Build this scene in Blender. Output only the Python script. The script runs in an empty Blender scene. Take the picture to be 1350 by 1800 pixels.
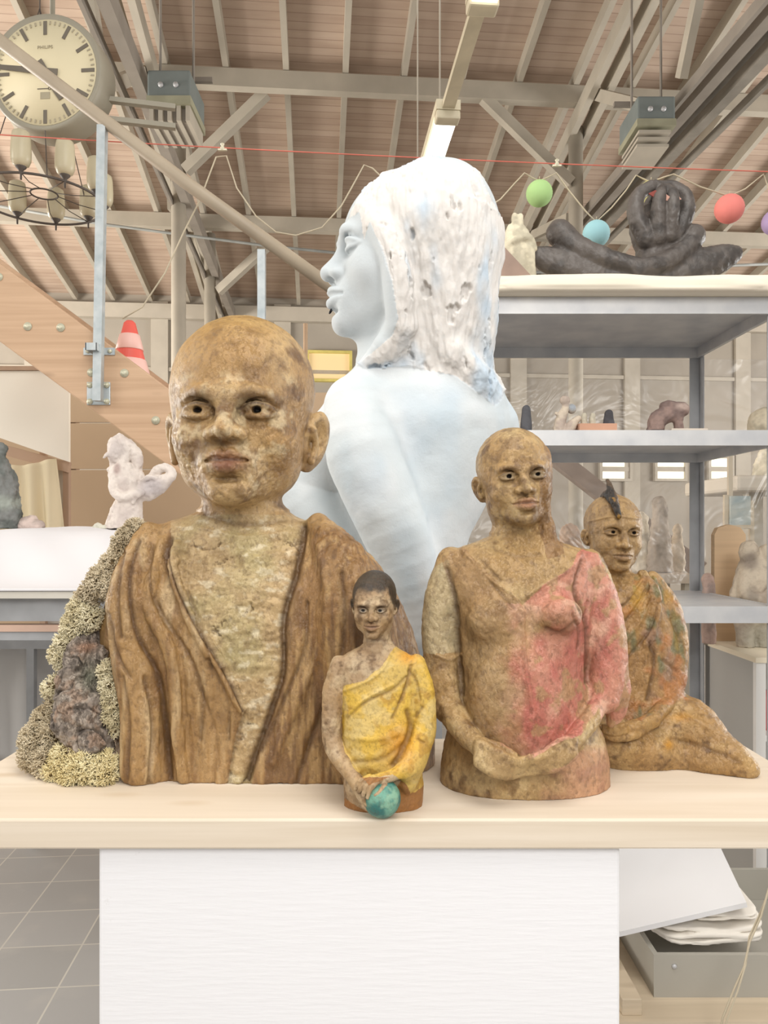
import bpy, bmesh, math, random
import numpy as np
from mathutils import Vector, Matrix

# ------------------------------------------------------------------ camera, sky, lights, exposure
SC = bpy.context.scene
COL = SC.collection
F0 = 1350.0            # focal length in photo pixels
CX, HY = 675.0, 930.0  # principal column, horizon row
ZC = 1.30              # eye height
DROP = 0.393           # board top below the eye
ZB = ZC - DROP

cam_d = bpy.data.cameras.new('camera')
cam = bpy.data.objects.new('camera', cam_d)
COL.objects.link(cam)
cam.location = (0, 0, ZC)
cam.rotation_euler = (math.radians(90), 0, 0)
cam_d.sensor_fit = 'VERTICAL'
cam_d.sensor_height = 36
cam_d.lens = F0 / 1800 * 36
cam_d.shift_y = 30 / 1800
cam_d.clip_start = 0.05
SC.camera = cam

SC.view_settings.view_transform = 'Standard'
SC.view_settings.look = 'None'
SC.view_settings.exposure = 0.0
SC.view_settings.gamma = 1
SC.view_settings.use_curve_mapping = False

W = bpy.data.worlds.new('world'); SC.world = W; W.use_nodes = True
bg = W.node_tree.nodes['Background']
bg.inputs[0].default_value = (1.0, 0.965, 0.92, 1)
bg.inputs[1].default_value = 0.58

def area(name, loc, target, size, power, color=(1, .96, .9), sy=None):
    d = bpy.data.lights.new(name, 'AREA'); d.energy = power; d.color = color
    d.shape = 'RECTANGLE'; d.size = size; d.size_y = sy or size
    o = bpy.data.objects.new(name, d); COL.objects.link(o)
    o.location = loc
    o.rotation_euler = (Vector(target) - Vector(loc)).to_track_quat('-Z', 'Y').to_euler()
    return o
area('skylight', (0.4, 0.3, 4.2), (0.0, 1.4, 1.1), 1.7, 58)  # added area light overhead, models the figures from above
area('front_window', (0.9, -1.7, 2.9), (0.0, 1.5, 1.0), 1.7, 80, (1, .97, .93), 1.3)  # added fill from behind the camera, no window stands there
area('window_light_far', (-5.5, 2.2, 3.4), (-1.9, 3.7, 1.8), 1.4, 60, (1, .96, .9))  # added lamp that brightens the white board at left
area('window_light', (-3.2, 0.2, 2.6), (0.0, 1.6, 1.2), 1.6, 35, (1, .95, .87))  # added soft area light from the front left, without a window
area('hall_window_left', (-9.5, 7.5, 2.2), (0.0, 9.0, 5.0), 7.0, 1150, (1, .94, .86), 2.6)  # added fill for roof and back wall, no window in the side wall
area('hall_window_right', (11.0, 7.5, 2.2), (0.0, 9.0, 5.0), 7.0, 900, (1, .97, .93), 2.6)  # matching added fill from the right side
random.seed(7)
RNG = np.random.RandomState(11)

# ------------------------------------------------------------------ helpers
def lin(c):
    return tuple(((v / 255) / 12.92 if v / 255 <= .04045 else ((v / 255 + .055) / 1.055) ** 2.4) for v in c)

def at(px, py, Y):
    return Vector(((px - CX) / F0 * Y, Y, ZC - (py - HY) / F0 * Y))

def tag(o, label=None, cat=None, group=None, kind=None):
    if label: o['label'] = label
    if cat: o['category'] = cat
    if group: o['group'] = group
    if kind: o['kind'] = kind
    return o

def empty(name, loc, label=None, cat=None, group=None, rz=0):
    o = bpy.data.objects.new(name, None); COL.objects.link(o)
    o.location = loc; o.rotation_euler = (0, 0, rz); o.empty_display_size = .05
    return tag(o, label, cat, group)

def link(name, me, m, parent=None, loc=None):
    o = bpy.data.objects.new(name, me); COL.objects.link(o)
    if m is not None and not me.materials: me.materials.append(m)
    if loc is not None: o.location = loc
    if parent is not None:
        o.parent = parent
    return o

class MB:
    """collects boxes, bars, tubes and lathes in world space, builds one mesh"""
    def __init__(s): s.v = []; s.f = []; s.sm = []
    def _add(s, vs, fs, smooth=False):
        n = len(s.v); s.v += [Vector(v) for v in vs]
        s.f += [[i + n for i in f] for f in fs]; s.sm += [smooth] * len(fs)
        return s
    def box(s, lo, hi, rot=None, piv=None):
        x0, y0, z0 = lo; x1, y1, z1 = hi
        vs = [Vector(p) for p in ((x0,y0,z0),(x1,y0,z0),(x1,y1,z0),(x0,y1,z0),(x0,y0,z1),(x1,y0,z1),(x1,y1,z1),(x0,y1,z1))]
        if rot is not None:
            piv = Vector(piv or (0, 0, 0)); vs = [rot @ (v - piv) + piv for v in vs]
        return s._add(vs, [(0,3,2,1),(4,5,6,7),(0,1,5,4),(1,2,6,5),(2,3,7,6),(3,0,4,7)])
    def bar(s, a, b, w, h, up=(0, 0, 1)):
        a, b = Vector(a), Vector(b); d = (b - a).normalized(); up = Vector(up)
        r = d.cross(up)
        if r.length < 1e-4: r = d.cross(Vector((0, 1, 0)))
        r.normalize(); u = r.cross(d).normalized()
        vs = []
        for p in (a, b):
            for i, j in ((-1,-1),(1,-1),(1,1),(-1,1)): vs.append(p + r * w / 2 * i + u * h / 2 * j)
        return s._add(vs, [(0,1,2,3),(7,6,5,4),(0,4,5,1),(1,5,6,2),(2,6,7,3),(3,7,4,0)])
    def tube(s, pts, r, n=10, cap=True, closed=False):
        pts = [Vector(p) for p in pts]; N = len(pts)
        rr = r if isinstance(r, (list, tuple)) else [r] * N
        vs = []; ref = None
        for i, p in enumerate(pts):
            if closed: t = pts[(i + 1) % N] - pts[i - 1]
            else: t = pts[min(i + 1, N - 1)] - pts[max(i - 1, 0)]
            t.normalize()
            if ref is None:
                ref = t.cross(Vector((0, 0, 1)))
                if ref.length < .1: ref = t.cross(Vector((0, 1, 0)))
            ref = (ref - t * ref.dot(t)).normalized(); b = t.cross(ref)
            for k in range(n):
                a = 2 * math.pi * k / n
                vs.append(p + (ref * math.cos(a) + b * math.sin(a)) * rr[i])
        fs = []
        for i in range(N if closed else N - 1):
            j = (i + 1) % N
            for k in range(n):
                q = (k + 1) % n
                fs.append((i*n+k, j*n+k, j*n+q, i*n+q)[::-1])
        if cap and not closed:
            fs.append(tuple(range(n))); fs.append(tuple((N-1)*n + k for k in range(n))[::-1])
        return s._add(vs, fs, True)
    def lathe(s, prof, c, axis=(0, 0, 1), n=28):
        c = Vector(c); q = Vector((0, 0, 1)).rotation_difference(Vector(axis))
        vs = []
        for (r, z) in prof:
            for k in range(n):
                a = 2 * math.pi * k / n
                vs.append(c + q @ Vector((r * math.cos(a), r * math.sin(a), z)))
        fs = []
        for i in range(len(prof) - 1):
            for k in range(n):
                p = (k + 1) % n
                fs.append((i*n+k, i*n+p, (i+1)*n+p, (i+1)*n+k))
        fs.append(tuple(range(n))[::-1]); fs.append(tuple((len(prof)-1)*n + k for k in range(n)))
        return s._add(vs, fs, True)
    def prism(s, poly, d):
        """polygon (list of 3d points) extruded by vector d"""
        poly = [Vector(p) for p in poly]; d = Vector(d); n = len(poly)
        vs = poly + [p + d for p in poly]
        fs = [tuple(range(n)), tuple(range(n, 2 * n))[::-1]]
        for i in range(n): fs.append((i, i + n, (i + 1) % n + n, (i + 1) % n))
        return s._add(vs, fs)
    def build(s, name, m, parent=None, bevel=0, origin=None, fix=True):
        pl = Vector((0, 0, 0))
        p = parent
        while p is not None: pl += p.location; p = p.parent
        if origin is None:
            xs = [v.x for v in s.v]; ys = [v.y for v in s.v]; zs = [v.z for v in s.v]
            origin = Vector(((min(xs)+max(xs))/2, (min(ys)+max(ys))/2, min(zs)))
        origin = Vector(origin)
        me = bpy.data.meshes.new(name)
        me.from_pydata([v - origin for v in s.v], [], s.f)
        me.polygons.foreach_set('use_smooth', s.sm)
        if fix:
            b = bmesh.new(); b.from_mesh(me); bmesh.ops.recalc_face_normals(b, faces=b.faces)
            b.to_mesh(me); b.free()
        o = link(name, me, m, parent, origin - pl)
        if bevel:
            md = o.modifiers.new('bevel', 'BEVEL'); md.width = bevel; md.segments = 2; md.limit_method = 'ANGLE'
        if any(s.sm) and not all(s.sm):
            try: me.set_sharp_from_angle(angle=math.radians(40))
            except Exception: pass
        return o

# ------------------------------------------------------------------ materials
def new_mat(name):
    m = bpy.data.materials.new(name); m.use_nodes = True
    nt = m.node_tree; return m, nt, nt.nodes['Principled BSDF']

def mat(name, c, rough=.7, var=.12, scale=6, bump=.0, bscale=60, stretch=(1, 1, 1), metal=0, c2=None, detail=4, spec=.35):
    """plain surface: colour varied by noise between c and c2, with fine bump"""
    m, nt, b = new_mat(name)
    c = lin(c); c2 = lin(c2) if c2 else tuple(v * (1 - var * 2) for v in c)
    tc = nt.nodes.new('ShaderNodeTexCoord'); mp = nt.nodes.new('ShaderNodeMapping')
    mp.inputs['Scale'].default_value = stretch
    nt.links.new(tc.outputs['Object'], mp.inputs[0])
    nz = nt.nodes.new('ShaderNodeTexNoise'); nz.inputs['Scale'].default_value = scale; nz.inputs['Detail'].default_value = detail
    nt.links.new(mp.outputs[0], nz.inputs['Vector'])
    rp = nt.nodes.new('ShaderNodeValToRGB')
    rp.color_ramp.elements[0].position = .3; rp.color_ramp.elements[1].position = .7
    rp.color_ramp.elements[0].color = (*c2, 1); rp.color_ramp.elements[1].color = (*c, 1)
    nt.links.new(nz.outputs[0], rp.inputs[0]); nt.links.new(rp.outputs[0], b.inputs['Base Color'])
    b.inputs['Roughness'].default_value = rough; b.inputs['Metallic'].default_value = metal
    b.inputs['Specular IOR Level'].default_value = spec
    if bump:
        n2 = nt.nodes.new('ShaderNodeTexNoise'); n2.inputs['Scale'].default_value = bscale; n2.inputs['Detail'].default_value = 5
        nt.links.new(mp.outputs[0], n2.inputs['Vector'])
        bp = nt.nodes.new('ShaderNodeBump'); bp.inputs['Strength'].default_value = bump; bp.inputs['Distance'].default_value = .01
        nt.links.new(n2.outputs[0], bp.inputs['Height']); nt.links.new(bp.outputs[0], b.inputs['Normal'])
    return m

def clay_mat(name, rough=.5, bump=.5, bscale=90, crack=.25, speck=(62, 42, 24), speck_amt=.5, spec=.5, streak=(1, 1, .35)):
    """painted clay: colour from the painted colour layer, grainy pitted surface with wax sheen"""
    m, nt, b = new_mat(name); N = nt.nodes; L = nt.links
    at_ = N.new('ShaderNodeVertexColor'); at_.layer_name = 'Paint'
    tc = N.new('ShaderNodeTexCoord'); mp = N.new('ShaderNodeMapping'); mp.inputs['Scale'].default_value = streak
    L.new(tc.outputs['Object'], mp.inputs[0])
    n1 = N.new('ShaderNodeTexNoise'); n1.inputs['Scale'].default_value = bscale; n1.inputs['Detail'].default_value = 6; n1.inputs['Roughness'].default_value = .65
    L.new(mp.outputs[0], n1.inputs['Vector'])
    rp = N.new('ShaderNodeValToRGB'); rp.color_ramp.elements[0].position = .36; rp.color_ramp.elements[1].position = .5
    rp.color_ramp.elements[0].color = (speck_amt,) * 3 + (1,); rp.color_ramp.elements[1].color = (0, 0, 0, 1)
    L.new(n1.outputs[0], rp.inputs[0])
    mx = N.new('ShaderNodeMix'); mx.data_type = 'RGBA'; mx.blend_type = 'MIX'
    L.new(rp.outputs[0], mx.inputs[0]); L.new(at_.outputs[0], mx.inputs[6]); mx.inputs[7].default_value = (*lin(speck), 1)
    L.new(mx.outputs[2], b.inputs['Base Color'])
    vo = N.new('ShaderNodeTexVoronoi'); vo.feature = 'DISTANCE_TO_EDGE'; vo.inputs['Scale'].default_value = bscale * .35
    wp = N.new('ShaderNodeMix'); wp.data_type = 'RGBA'; wp.inputs[0].default_value = .06
    L.new(mp.outputs[0], wp.inputs[6]); L.new(n1.outputs[1], wp.inputs[7]); L.new(wp.outputs[2], vo.inputs['Vector'])
    mr = N.new('ShaderNodeMapRange'); mr.inputs[1].default_value = 0; mr.inputs[2].default_value = .08
    L.new(vo.outputs[0], mr.inputs[0])
    ad = N.new('ShaderNodeMath'); ad.operation = 'MULTIPLY_ADD'; ad.inputs[1].default_value = crack
    L.new(mr.outputs[0], ad.inputs[0]); L.new(n1.outputs[0], ad.inputs[2])
    bp = N.new('ShaderNodeBump'); bp.inputs['Strength'].default_value = bump; bp.inputs['Distance'].default_value = .006
    L.new(ad.outputs[0], bp.inputs['Height']); L.new(bp.outputs[0], b.inputs['Normal'])
    b.inputs['Roughness'].default_value = rough; b.inputs['Specular IOR Level'].default_value = spec
    return m

# ------------------------------------------------------------------ value noise
_LAT = np.random.RandomState(3).rand(64, 64, 64).astype(np.float32)
def vnoise(P, s):
    p = P.astype(np.float64) / s + 1000.5
    i = np.floor(p).astype(np.int64); f = (p - i).astype(np.float32); f = f * f * (3 - 2 * f)
    i0 = i & 63; i1 = (i + 1) & 63
    x0, y0, z0 = i0.T; x1, y1, z1 = i1.T; fx, fy, fz = f.T
    g = _LAT
    a = g[x0,y0,z0]*(1-fx)+g[x1,y0,z0]*fx; b = g[x0,y1,z0]*(1-fx)+g[x1,y1,z0]*fx
    c = g[x0,y0,z1]*(1-fx)+g[x1,y0,z1]*fx; d = g[x0,y1,z1]*(1-fx)+g[x1,y1,z1]*fx
    return (a*(1-fy)+b*fy)*(1-fz)+(c*(1-fy)+d*fy)*fz
def fbm(P, s, o=4, st=(1, 1, 1), off=0.0):
    P = P * np.array(st) + off; r = 0; a = 1; t = 0
    for k in range(o):
        r = r + a * vnoise(P + 17.3 * k, s / 2 ** k); t += a; a *= .55
    return r / t
def sstep(a, b, x):
    t = np.clip((x - a) / (b - a), 0, 1); return t * t * (3 - 2 * t)

# ------------------------------------------------------------------ sculpting kit (distance field -> mesh), units = photo pixels at the figure's depth
def PP(p):
    """point seen at (px,py) lying d behind the figure's own depth -> local x, y, z"""
    px, py, d = p; k = 1 + d / F0
    return np.array((CX + (px - CX) * k, d, -(HY + (py - HY) * k)))
def axis(lo, hi, c, fine=()):
    """grid coordinates; fine = list of (lo, hi, step)"""
    out = [lo]
    while out[-1] < hi:
        st = c
        for a, b, s in fine:
            if a <= out[-1] <= b: st = min(st, s)
        out.append(out[-1] + st)
    return np.array(out, np.float32)
def catmull(P, n):
    P = [np.asarray(p, float) for p in P]
    if len(P) < 3: return [P[0] + (P[-1] - P[0]) * t for t in np.linspace(0, 1, n + 1)]
    Q = [2 * P[0] - P[1]] + P + [2 * P[-1] - P[-2]]; out = []
    for i in range(1, len(Q) - 2):
        for t in np.linspace(0, 1, n, endpoint=False):
            a, b, c, d = Q[i-1:i+3]
            out.append(.5*((2*b)+(c-a)*t+(2*a-5*b+4*c-d)*t*t+(3*b-a-3*c+d)*t**3))
    out.append(Q[-2]); return out

class Sculpt:
    def __init__(s, xs, ys, zs):
        s.ax = (xs, ys, zs); s.F = np.full((len(xs), len(ys), len(zs)), 1e3, np.float32)
        s.frame()
    def frame(s, o=(0, 0, 0), R=None, H=1.0):
        s.o = np.array(o, float); s.R = np.eye(3) if R is None else np.array(R); s.H = H
    def to_local(s, P): return ((P - s.o) @ s.R) / s.H
    def to_world(s, p): return s.o + s.R @ (np.asarray(p, float) * s.H)
    def _blk(s, lo, hi):
        sl = []
        for a, l, h in zip(s.ax, lo, hi):
            i = max(0, int(np.searchsorted(a, l)) - 1); j = min(len(a), int(np.searchsorted(a, h)) + 1)
            if j <= i: return None
            sl.append(slice(i, j))
        X = s.ax[0][sl[0]][:, None, None]; Y = s.ax[1][sl[1]][None, :, None]; Z = s.ax[2][sl[2]][None, None, :]
        return tuple(sl), X, Y, Z
    def _mix(s, sl, d, k, sub):
        F = s.F[sl]
        b = -d if sub else d
        if k <= 0: F[:] = np.maximum(F, b) if sub else np.minimum(F, b); return
        if sub:
            h = np.clip(.5 - .5 * (F - b) / k, 0, 1); F[:] = F * (1 - h) + b * h + k * h * (1 - h)
        else:
            h = np.clip(.5 + .5 * (F - b) / k, 0, 1); F[:] = F * (1 - h) + b * h - k * h * (1 - h)
    def ell(s, c, r, k=0, sub=False, rot=None):
        """ellipsoid in the current frame; rot = euler degrees in that frame"""
        r = np.array(r, float) * s.H; c = s.to_world(c); k = k * s.H
        R = s.R if rot is None else s.R @ np.array(Matrix.Rotation(math.radians(rot[2]), 3, 'Z') @ Matrix.Rotation(math.radians(rot[1]), 3, 'Y') @ Matrix.Rotation(math.radians(rot[0]), 3, 'X'))
        ext = np.abs(R) @ r + k * 1.2 + 4
        bl = s._blk(c - ext, c + ext)
        if bl is None: return
        sl, X, Y, Z = bl; X = X - c[0]; Y = Y - c[1]; Z = Z - c[2]
        q = [(X * R[0, i] + Y * R[1, i] + Z * R[2, i]) / r[i] for i in range(3)]
        k0 = np.sqrt(q[0]**2 + q[1]**2 + q[2]**2) + 1e-6
        k1 = np.sqrt((q[0]/r[0])**2 + (q[1]/r[1])**2 + (q[2]/r[2])**2) + 1e-9
        s._mix(sl, (k0 * (k0 - 1) / k1).astype(np.float32), k, sub)
    def tube(s, pts, rad, k=0, sub=False, n=4, persp=False, flat=None):
        """smooth round-section limb through points; persp: points given as seen (px,py,d); flat=(axis, factor)"""
        P = [PP(p) if persp else s.to_world(p) for p in pts]
        Hh = 1 if persp else s.H
        rr = rad if isinstance(rad, (list, tuple)) else [rad] * len(pts)
        Q = catmull(P, n); t = np.linspace(0, len(pts) - 1, len(Q)); rr = np.interp(t, range(len(pts)), rr) * Hh
        k = k * Hh; Q = np.array(Q); m = rr.max() + k * 1.2 + 4
        bl = s._blk(Q.min(0) - m, Q.max(0) + m)
        if bl is None: return
        sl, X, Y, Z = bl; D = None
        for i in range(len(Q) - 1):
            a = Q[i]; b = Q[i + 1] - a; L = float(b @ b) + 1e-9
            ux, uy, uz = X - a[0], Y - a[1], Z - a[2]
            h = np.clip((ux * b[0] + uy * b[1] + uz * b[2]) / L, 0, 1)
            ux = ux - h * b[0]; uy = uy - h * b[1]; uz = uz - h * b[2]
            if flat: 
                dd = ux * flat[0][0] + uy * flat[0][1] + uz * flat[0][2]
                d = np.sqrt(ux**2 + uy**2 + uz**2 + (flat[1]**2 - 1) * dd**2)
            else: d = np.sqrt(ux**2 + uy**2 + uz**2)
            d = d - (rr[i] + h * (rr[i+1] - rr[i]))
            D = d if D is None else np.minimum(D, d)
        s._mix(sl, D.astype(np.float32), k, sub)
    def loft(s, tab, k=0, pw=2.3, smooth=10, sub=False):
        """stack of superellipse sections; tab rows (py, x left, x right, y centre, depth front, depth back), plain figure coordinates"""
        T = np.array(tab, float); T = T[np.argsort(T[:, 0])]
        z0, z1 = -T[-1, 0], -T[0, 0]
        m = 6 + k
        lo = (T[:, 1].min() - m, (T[:, 3] - T[:, 4]).min() - m, z0 - m); hi = (T[:, 2].max() + m, (T[:, 3] + T[:, 5]).max() + m, z1 + m)
        bl = s._blk(lo, hi)
        if bl is None: return
        sl, X, Y, Z = bl
        pyy = -Z[0, 0]; fine = np.linspace(T[0, 0], T[-1, 0], 600); st = fine[1] - fine[0]
        w = max(1, int(smooth / st)); ker = np.hanning(2 * w + 3)[1:-1]; ker /= ker.sum()
        cols = []
        for c in range(1, 6):
            v = np.interp(fine, T[:, 0], T[:, c]); v = np.convolve(np.pad(v, w, mode='reflect', reflect_type='odd'), ker, 'valid')
            cols.append(np.interp(pyy, fine, v)[None, None, :])
        xl, xr, yc, fr, bk = cols
        cx = (xl + xr) / 2; rx = np.maximum((xr - xl) / 2, 2)
        dy = Y - yc; ry = np.where(dy < 0, np.maximum(fr, 2), np.maximum(bk, 2))
        q = (np.abs((X - cx) / rx) ** pw + np.abs(dy / ry) ** pw) ** (1 / pw)
        d = (q - 1) * np.minimum(rx, ry)
        d = np.maximum(d, np.maximum(Z - z1, z0 - Z))
        s._mix(sl, d.astype(np.float32), k, sub)
    def cut_below(s, z):
        s.F[:] = np.maximum(s.F, (z - s.ax[2])[None, None, :])
    def mesh(s):
        F = s.F; xs, ys, zs = s.ax
        F[0] = F[-1] = 1; F[:, 0] = F[:, -1] = 1; F[:, :, 0] = F[:, :, -1] = 1
        S = F < 0; nx, ny, nz = F.shape
        c = np.zeros((nx-1, ny-1, nz-1), np.int8)
        for a in (0, 1):
            for b in (0, 1):
                for d in (0, 1): c += S[a:nx-1+a, b:ny-1+b, d:nz-1+d]
        I, J, K = np.nonzero((c > 0) & (c < 8))
        n = len(I); acc = np.zeros((n, 3)); cnt = np.zeros(n)
        for a0, b0 in [((0,0,0),(1,0,0)),((0,1,0),(1,1,0)),((0,0,1),(1,0,1)),((0,1,1),(1,1,1)),((0,0,0),(0,1,0)),((1,0,0),(1,1,0)),((0,0,1),(0,1,1)),((1,0,1),(1,1,1)),((0,0,0),(0,0,1)),((1,0,0),(1,0,1)),((0,1,0),(0,1,1)),((1,1,0),(1,1,1))]:
            fa = F[I+a0[0], J+a0[1], K+a0[2]]; fb = F[I+b0[0], J+b0[1], K+b0[2]]
            m = (fa < 0) != (fb < 0); t = np.where(m, fa / np.where(m, fa - fb, 1), 0)
            pa = np.stack((xs[I+a0[0]], ys[J+a0[1]], zs[K+a0[2]]), 1); pb = np.stack((xs[I+b0[0]], ys[J+b0[1]], zs[K+b0[2]]), 1)
            acc += np.where(m[:, None], pa + (pb - pa) * t[:, None], 0); cnt += m
        V = acc / cnt[:, None]
        idx = np.full(c.shape, -1, np.int32); idx[I, J, K] = np.arange(n)
        Q = []
        def quads(A, sgn, o1, o2, ax):
            i, j, k = np.nonzero(A)
            return i, j, k
        m = S[:-1] != S[1:]; i, j, k = np.nonzero(m[:, 1:-1, 1:-1]); j += 1; k += 1
        q = np.stack((idx[i,j-1,k-1], idx[i,j,k-1], idx[i,j,k], idx[i,j-1,k]), 1); fl = S[i, j, k]; q[~fl] = q[~fl][:, ::-1]; Q.append(q)
        m = S[:, :-1] != S[:, 1:]; i, j, k = np.nonzero(m[1:-1, :, 1:-1]); i += 1; k += 1
        q = np.stack((idx[i-1,j,k-1], idx[i-1,j,k], idx[i,j,k], idx[i,j,k-1]), 1); fl = S[i, j, k]; q[~fl] = q[~fl][:, ::-1]; Q.append(q)
        m = S[:, :, :-1] != S[:, :, 1:]; i, j, k = np.nonzero(m[1:-1, 1:-1, :]); i += 1; j += 1
        q = np.stack((idx[i-1,j-1,k], idx[i,j-1,k], idx[i,j,k], idx[i-1,j,k]), 1); fl = S[i, j, k]; q[~fl] = q[~fl][:, ::-1]; Q.append(q)
        return V, np.concatenate(Q)

def vnormals(V, Q):
    n = np.cross(V[Q[:, 2]] - V[Q[:, 0]], V[Q[:, 3]] - V[Q[:, 1]])
    out = np.stack([np.bincount(Q.ravel(), np.repeat(n[:, a], 4), len(V)) for a in range(3)], 1)
    return out / (np.linalg.norm(out, axis=1, keepdims=True) + 1e-9)

def relief(V, N, lines, lo_d=1e9):
    """ridges (+) and grooves (-) drawn as seen from the front: lines = [(points(px,py), width, height), ...]"""
    k = 1 + V[:, 1] / F0
    px = CX + (V[:, 0] - CX) / k; py = HY + (-V[:, 2] - HY) / k
    face = sstep(.0, .35, -N[:, 1]); h = np.zeros(len(V))
    for pts, w, amp in lines:
        P = np.array(catmull([np.array(p, float) for p in pts], 6)) if len(pts) > 2 else np.array(pts, float)
        x0, x1 = P[:, 0].min() - 3 * w, P[:, 0].max() + 3 * w; y0, y1 = P[:, 1].min() - 3 * w, P[:, 1].max() + 3 * w
        sel = np.nonzero((px > x0) & (px < x1) & (py > y0) & (py < y1) & (face > 0))[0]
        if not len(sel): continue
        d = np.full(len(sel), 1e9); qx, qy = px[sel], py[sel]
        for i in range(len(P) - 1):
            a = P[i]; b = P[i+1] - a; t = np.clip(((qx - a[0]) * b[0] + (qy - a[1]) * b[1]) / (b @ b + 1e-9), 0, 1)
            d = np.minimum(d, np.hypot(qx - a[0] - t * b[0], qy - a[1] - t * b[1]))
        h[sel] += amp * np.exp(-(d / w) ** 2) * face[sel]
    return h

def mesh_np(name, V, Q, colors=None):
    me = bpy.data.meshes.new(name)
    me.vertices.add(len(V)); me.vertices.foreach_set('co', V.astype(np.float32).ravel())
    me.loops.add(Q.size); me.loops.foreach_set('vertex_index', Q.astype(np.int32).ravel())
    me.polygons.add(len(Q)); me.polygons.foreach_set('loop_start', np.arange(0, Q.size, Q.shape[1], dtype=np.int32))
    me.polygons.foreach_set('use_smooth', np.ones(len(Q), bool))
    me.update(calc_edges=True); me.validate()
    if colors is not None:
        ca = me.color_attributes.new('Paint', 'FLOAT_COLOR', 'POINT')
        c4 = np.ones((len(V), 4), np.float32); c4[:, :3] = colors; ca.data.foreach_set('color', c4.ravel())
    return me

def place(name, V, Q, colors, Yc, m, parent=None, base=None):
    """figure pixels -> metres; the object's origin sits at base (px, py, d)"""
    s = Yc / F0
    Wd = np.stack(((V[:, 0] - CX) * s, Yc + V[:, 1] * s, ZC + (V[:, 2] + HY) * s), 1)
    if parent is not None: org = np.array(parent.location)
    else: org = np.array(((base[0] - CX) * s, Yc + base[2] * s, ZC - (base[1] - HY) * s))
    me = mesh_np(name, Wd - org, Q, colors)
    return link(name, me, m, parent, None if parent is not None else Vector(org))

def mixc(a, b, t): return a * (1 - t)[:, None] + np.array(lin(b))[None, :] * t[:, None]
def seen(V):
    k = 1 + V[:, 1] / F0
    return CX + (V[:, 0] - CX) / k, HY + (-V[:, 2] - HY) / k
def inside(px, py, poly, soft=0):
    poly = np.array(poly, float); x0, y0 = poly.T; x1, y1 = np.roll(x0, -1), np.roll(y0, -1)
    c = np.zeros(len(px), bool)
    for i in range(len(poly)):
        c ^= ((y0[i] > py) != (y1[i] > py)) & (px < (x1[i] - x0[i]) * (py - y0[i]) / (y1[i] - y0[i] + 1e-9) + x0[i])
    return c.astype(float)

def rotm(yaw=0, pitch=0, roll=0):
    """columns: head right, front, up in figure axes. yaw>0 turns to the picture's left, pitch>0 looks up, roll>0 tips to the picture's right"""
    base = Matrix(((1, 0, 0), (0, -1, 0), (0, 0, 1)))
    M = Matrix.Rotation(math.radians(-yaw), 3, 'Z') @ Matrix.Rotation(math.radians(roll), 3, 'Y') @ Matrix.Rotation(math.radians(-pitch), 3, 'X')
    return np.array(M @ base)
# ------------------------------------------------------------------ the hall
HA = math.radians(-4.9)
DU = Vector((math.cos(HA), -math.sin(HA), 0)); DV = Vector((math.sin(HA), math.cos(HA), 0))
def HP(u, v, z): return DU * u + DV * v + Vector((0, 0, z))
def roofz(v): return 8.06 - .178 * v
VW = 14.2

def plank_mat(name, c, c2, per=.09, rough=.8, axis_='Y', dark=.75):
    """boards laid across: thin joints every `per` metres plus grain"""
    m, nt, b = new_mat(name); N = nt.nodes; L = nt.links
    tc = N.new('ShaderNodeTexCoord'); sp = N.new('ShaderNodeSeparateXYZ'); L.new(tc.outputs['Object'], sp.inputs[0])
    d = N.new('ShaderNodeMath'); d.operation = 'DIVIDE'; d.inputs[1].default_value = per; L.new(sp.outputs[axis_], d.inputs[0])
    fr = N.new('ShaderNodeMath'); fr.operation = 'FRACT'; L.new(d.outputs[0], fr.inputs[0])
    fl = N.new('ShaderNodeMath'); fl.operation = 'FLOOR'; L.new(d.outputs[0], fl.inputs[0])
    wn = N.new('ShaderNodeTexWhiteNoise'); wn.noise_dimensions = '1D'; L.new(fl.outputs[0], wn.inputs['W'])
    nz = N.new('ShaderNodeTexNoise'); nz.inputs['Scale'].default_value = 1.2; nz.inputs['Detail'].default_value = 5
    mp = N.new('ShaderNodeMapping'); mp.inputs['Scale'].default_value = (1, 6, 1) if axis_ == 'Y' else (6, 1, 1)
    L.new(tc.outputs['Object'], mp.inputs[0]); L.new(mp.outputs[0], nz.inputs['Vector'])
    a = N.new('ShaderNodeMath'); a.operation = 'MULTIPLY_ADD'; a.inputs[1].default_value = .35; L.new(wn.outputs[0], a.inputs[0]); L.new(nz.outputs[0], a.inputs[2])
    rp = N.new('ShaderNodeValToRGB'); rp.color_ramp.elements[0].position = .4; rp.color_ramp.elements[1].position = .85
    rp.color_ramp.elements[0].color = (*lin(c2), 1); rp.color_ramp.elements[1].color = (*lin(c), 1); L.new(a.outputs[0], rp.inputs[0])
    j = N.new('ShaderNodeMath'); j.operation = 'LESS_THAN'; j.inputs[1].default_value = .1; L.new(fr.outputs[0], j.inputs[0])
    mx = N.new('ShaderNodeMix'); mx.data_type = 'RGBA'; L.new(j.outputs[0], mx.inputs[0]); L.new(rp.outputs[0], mx.inputs[6])
    mx.inputs[7].default_value = (*[v * dark for v in lin(c2)], 1)
    L.new(mx.outputs[2], b.inputs['Base Color']); b.inputs['Roughness'].default_value = rough; b.inputs['Specular IOR Level'].default_value = .2
    return m

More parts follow.
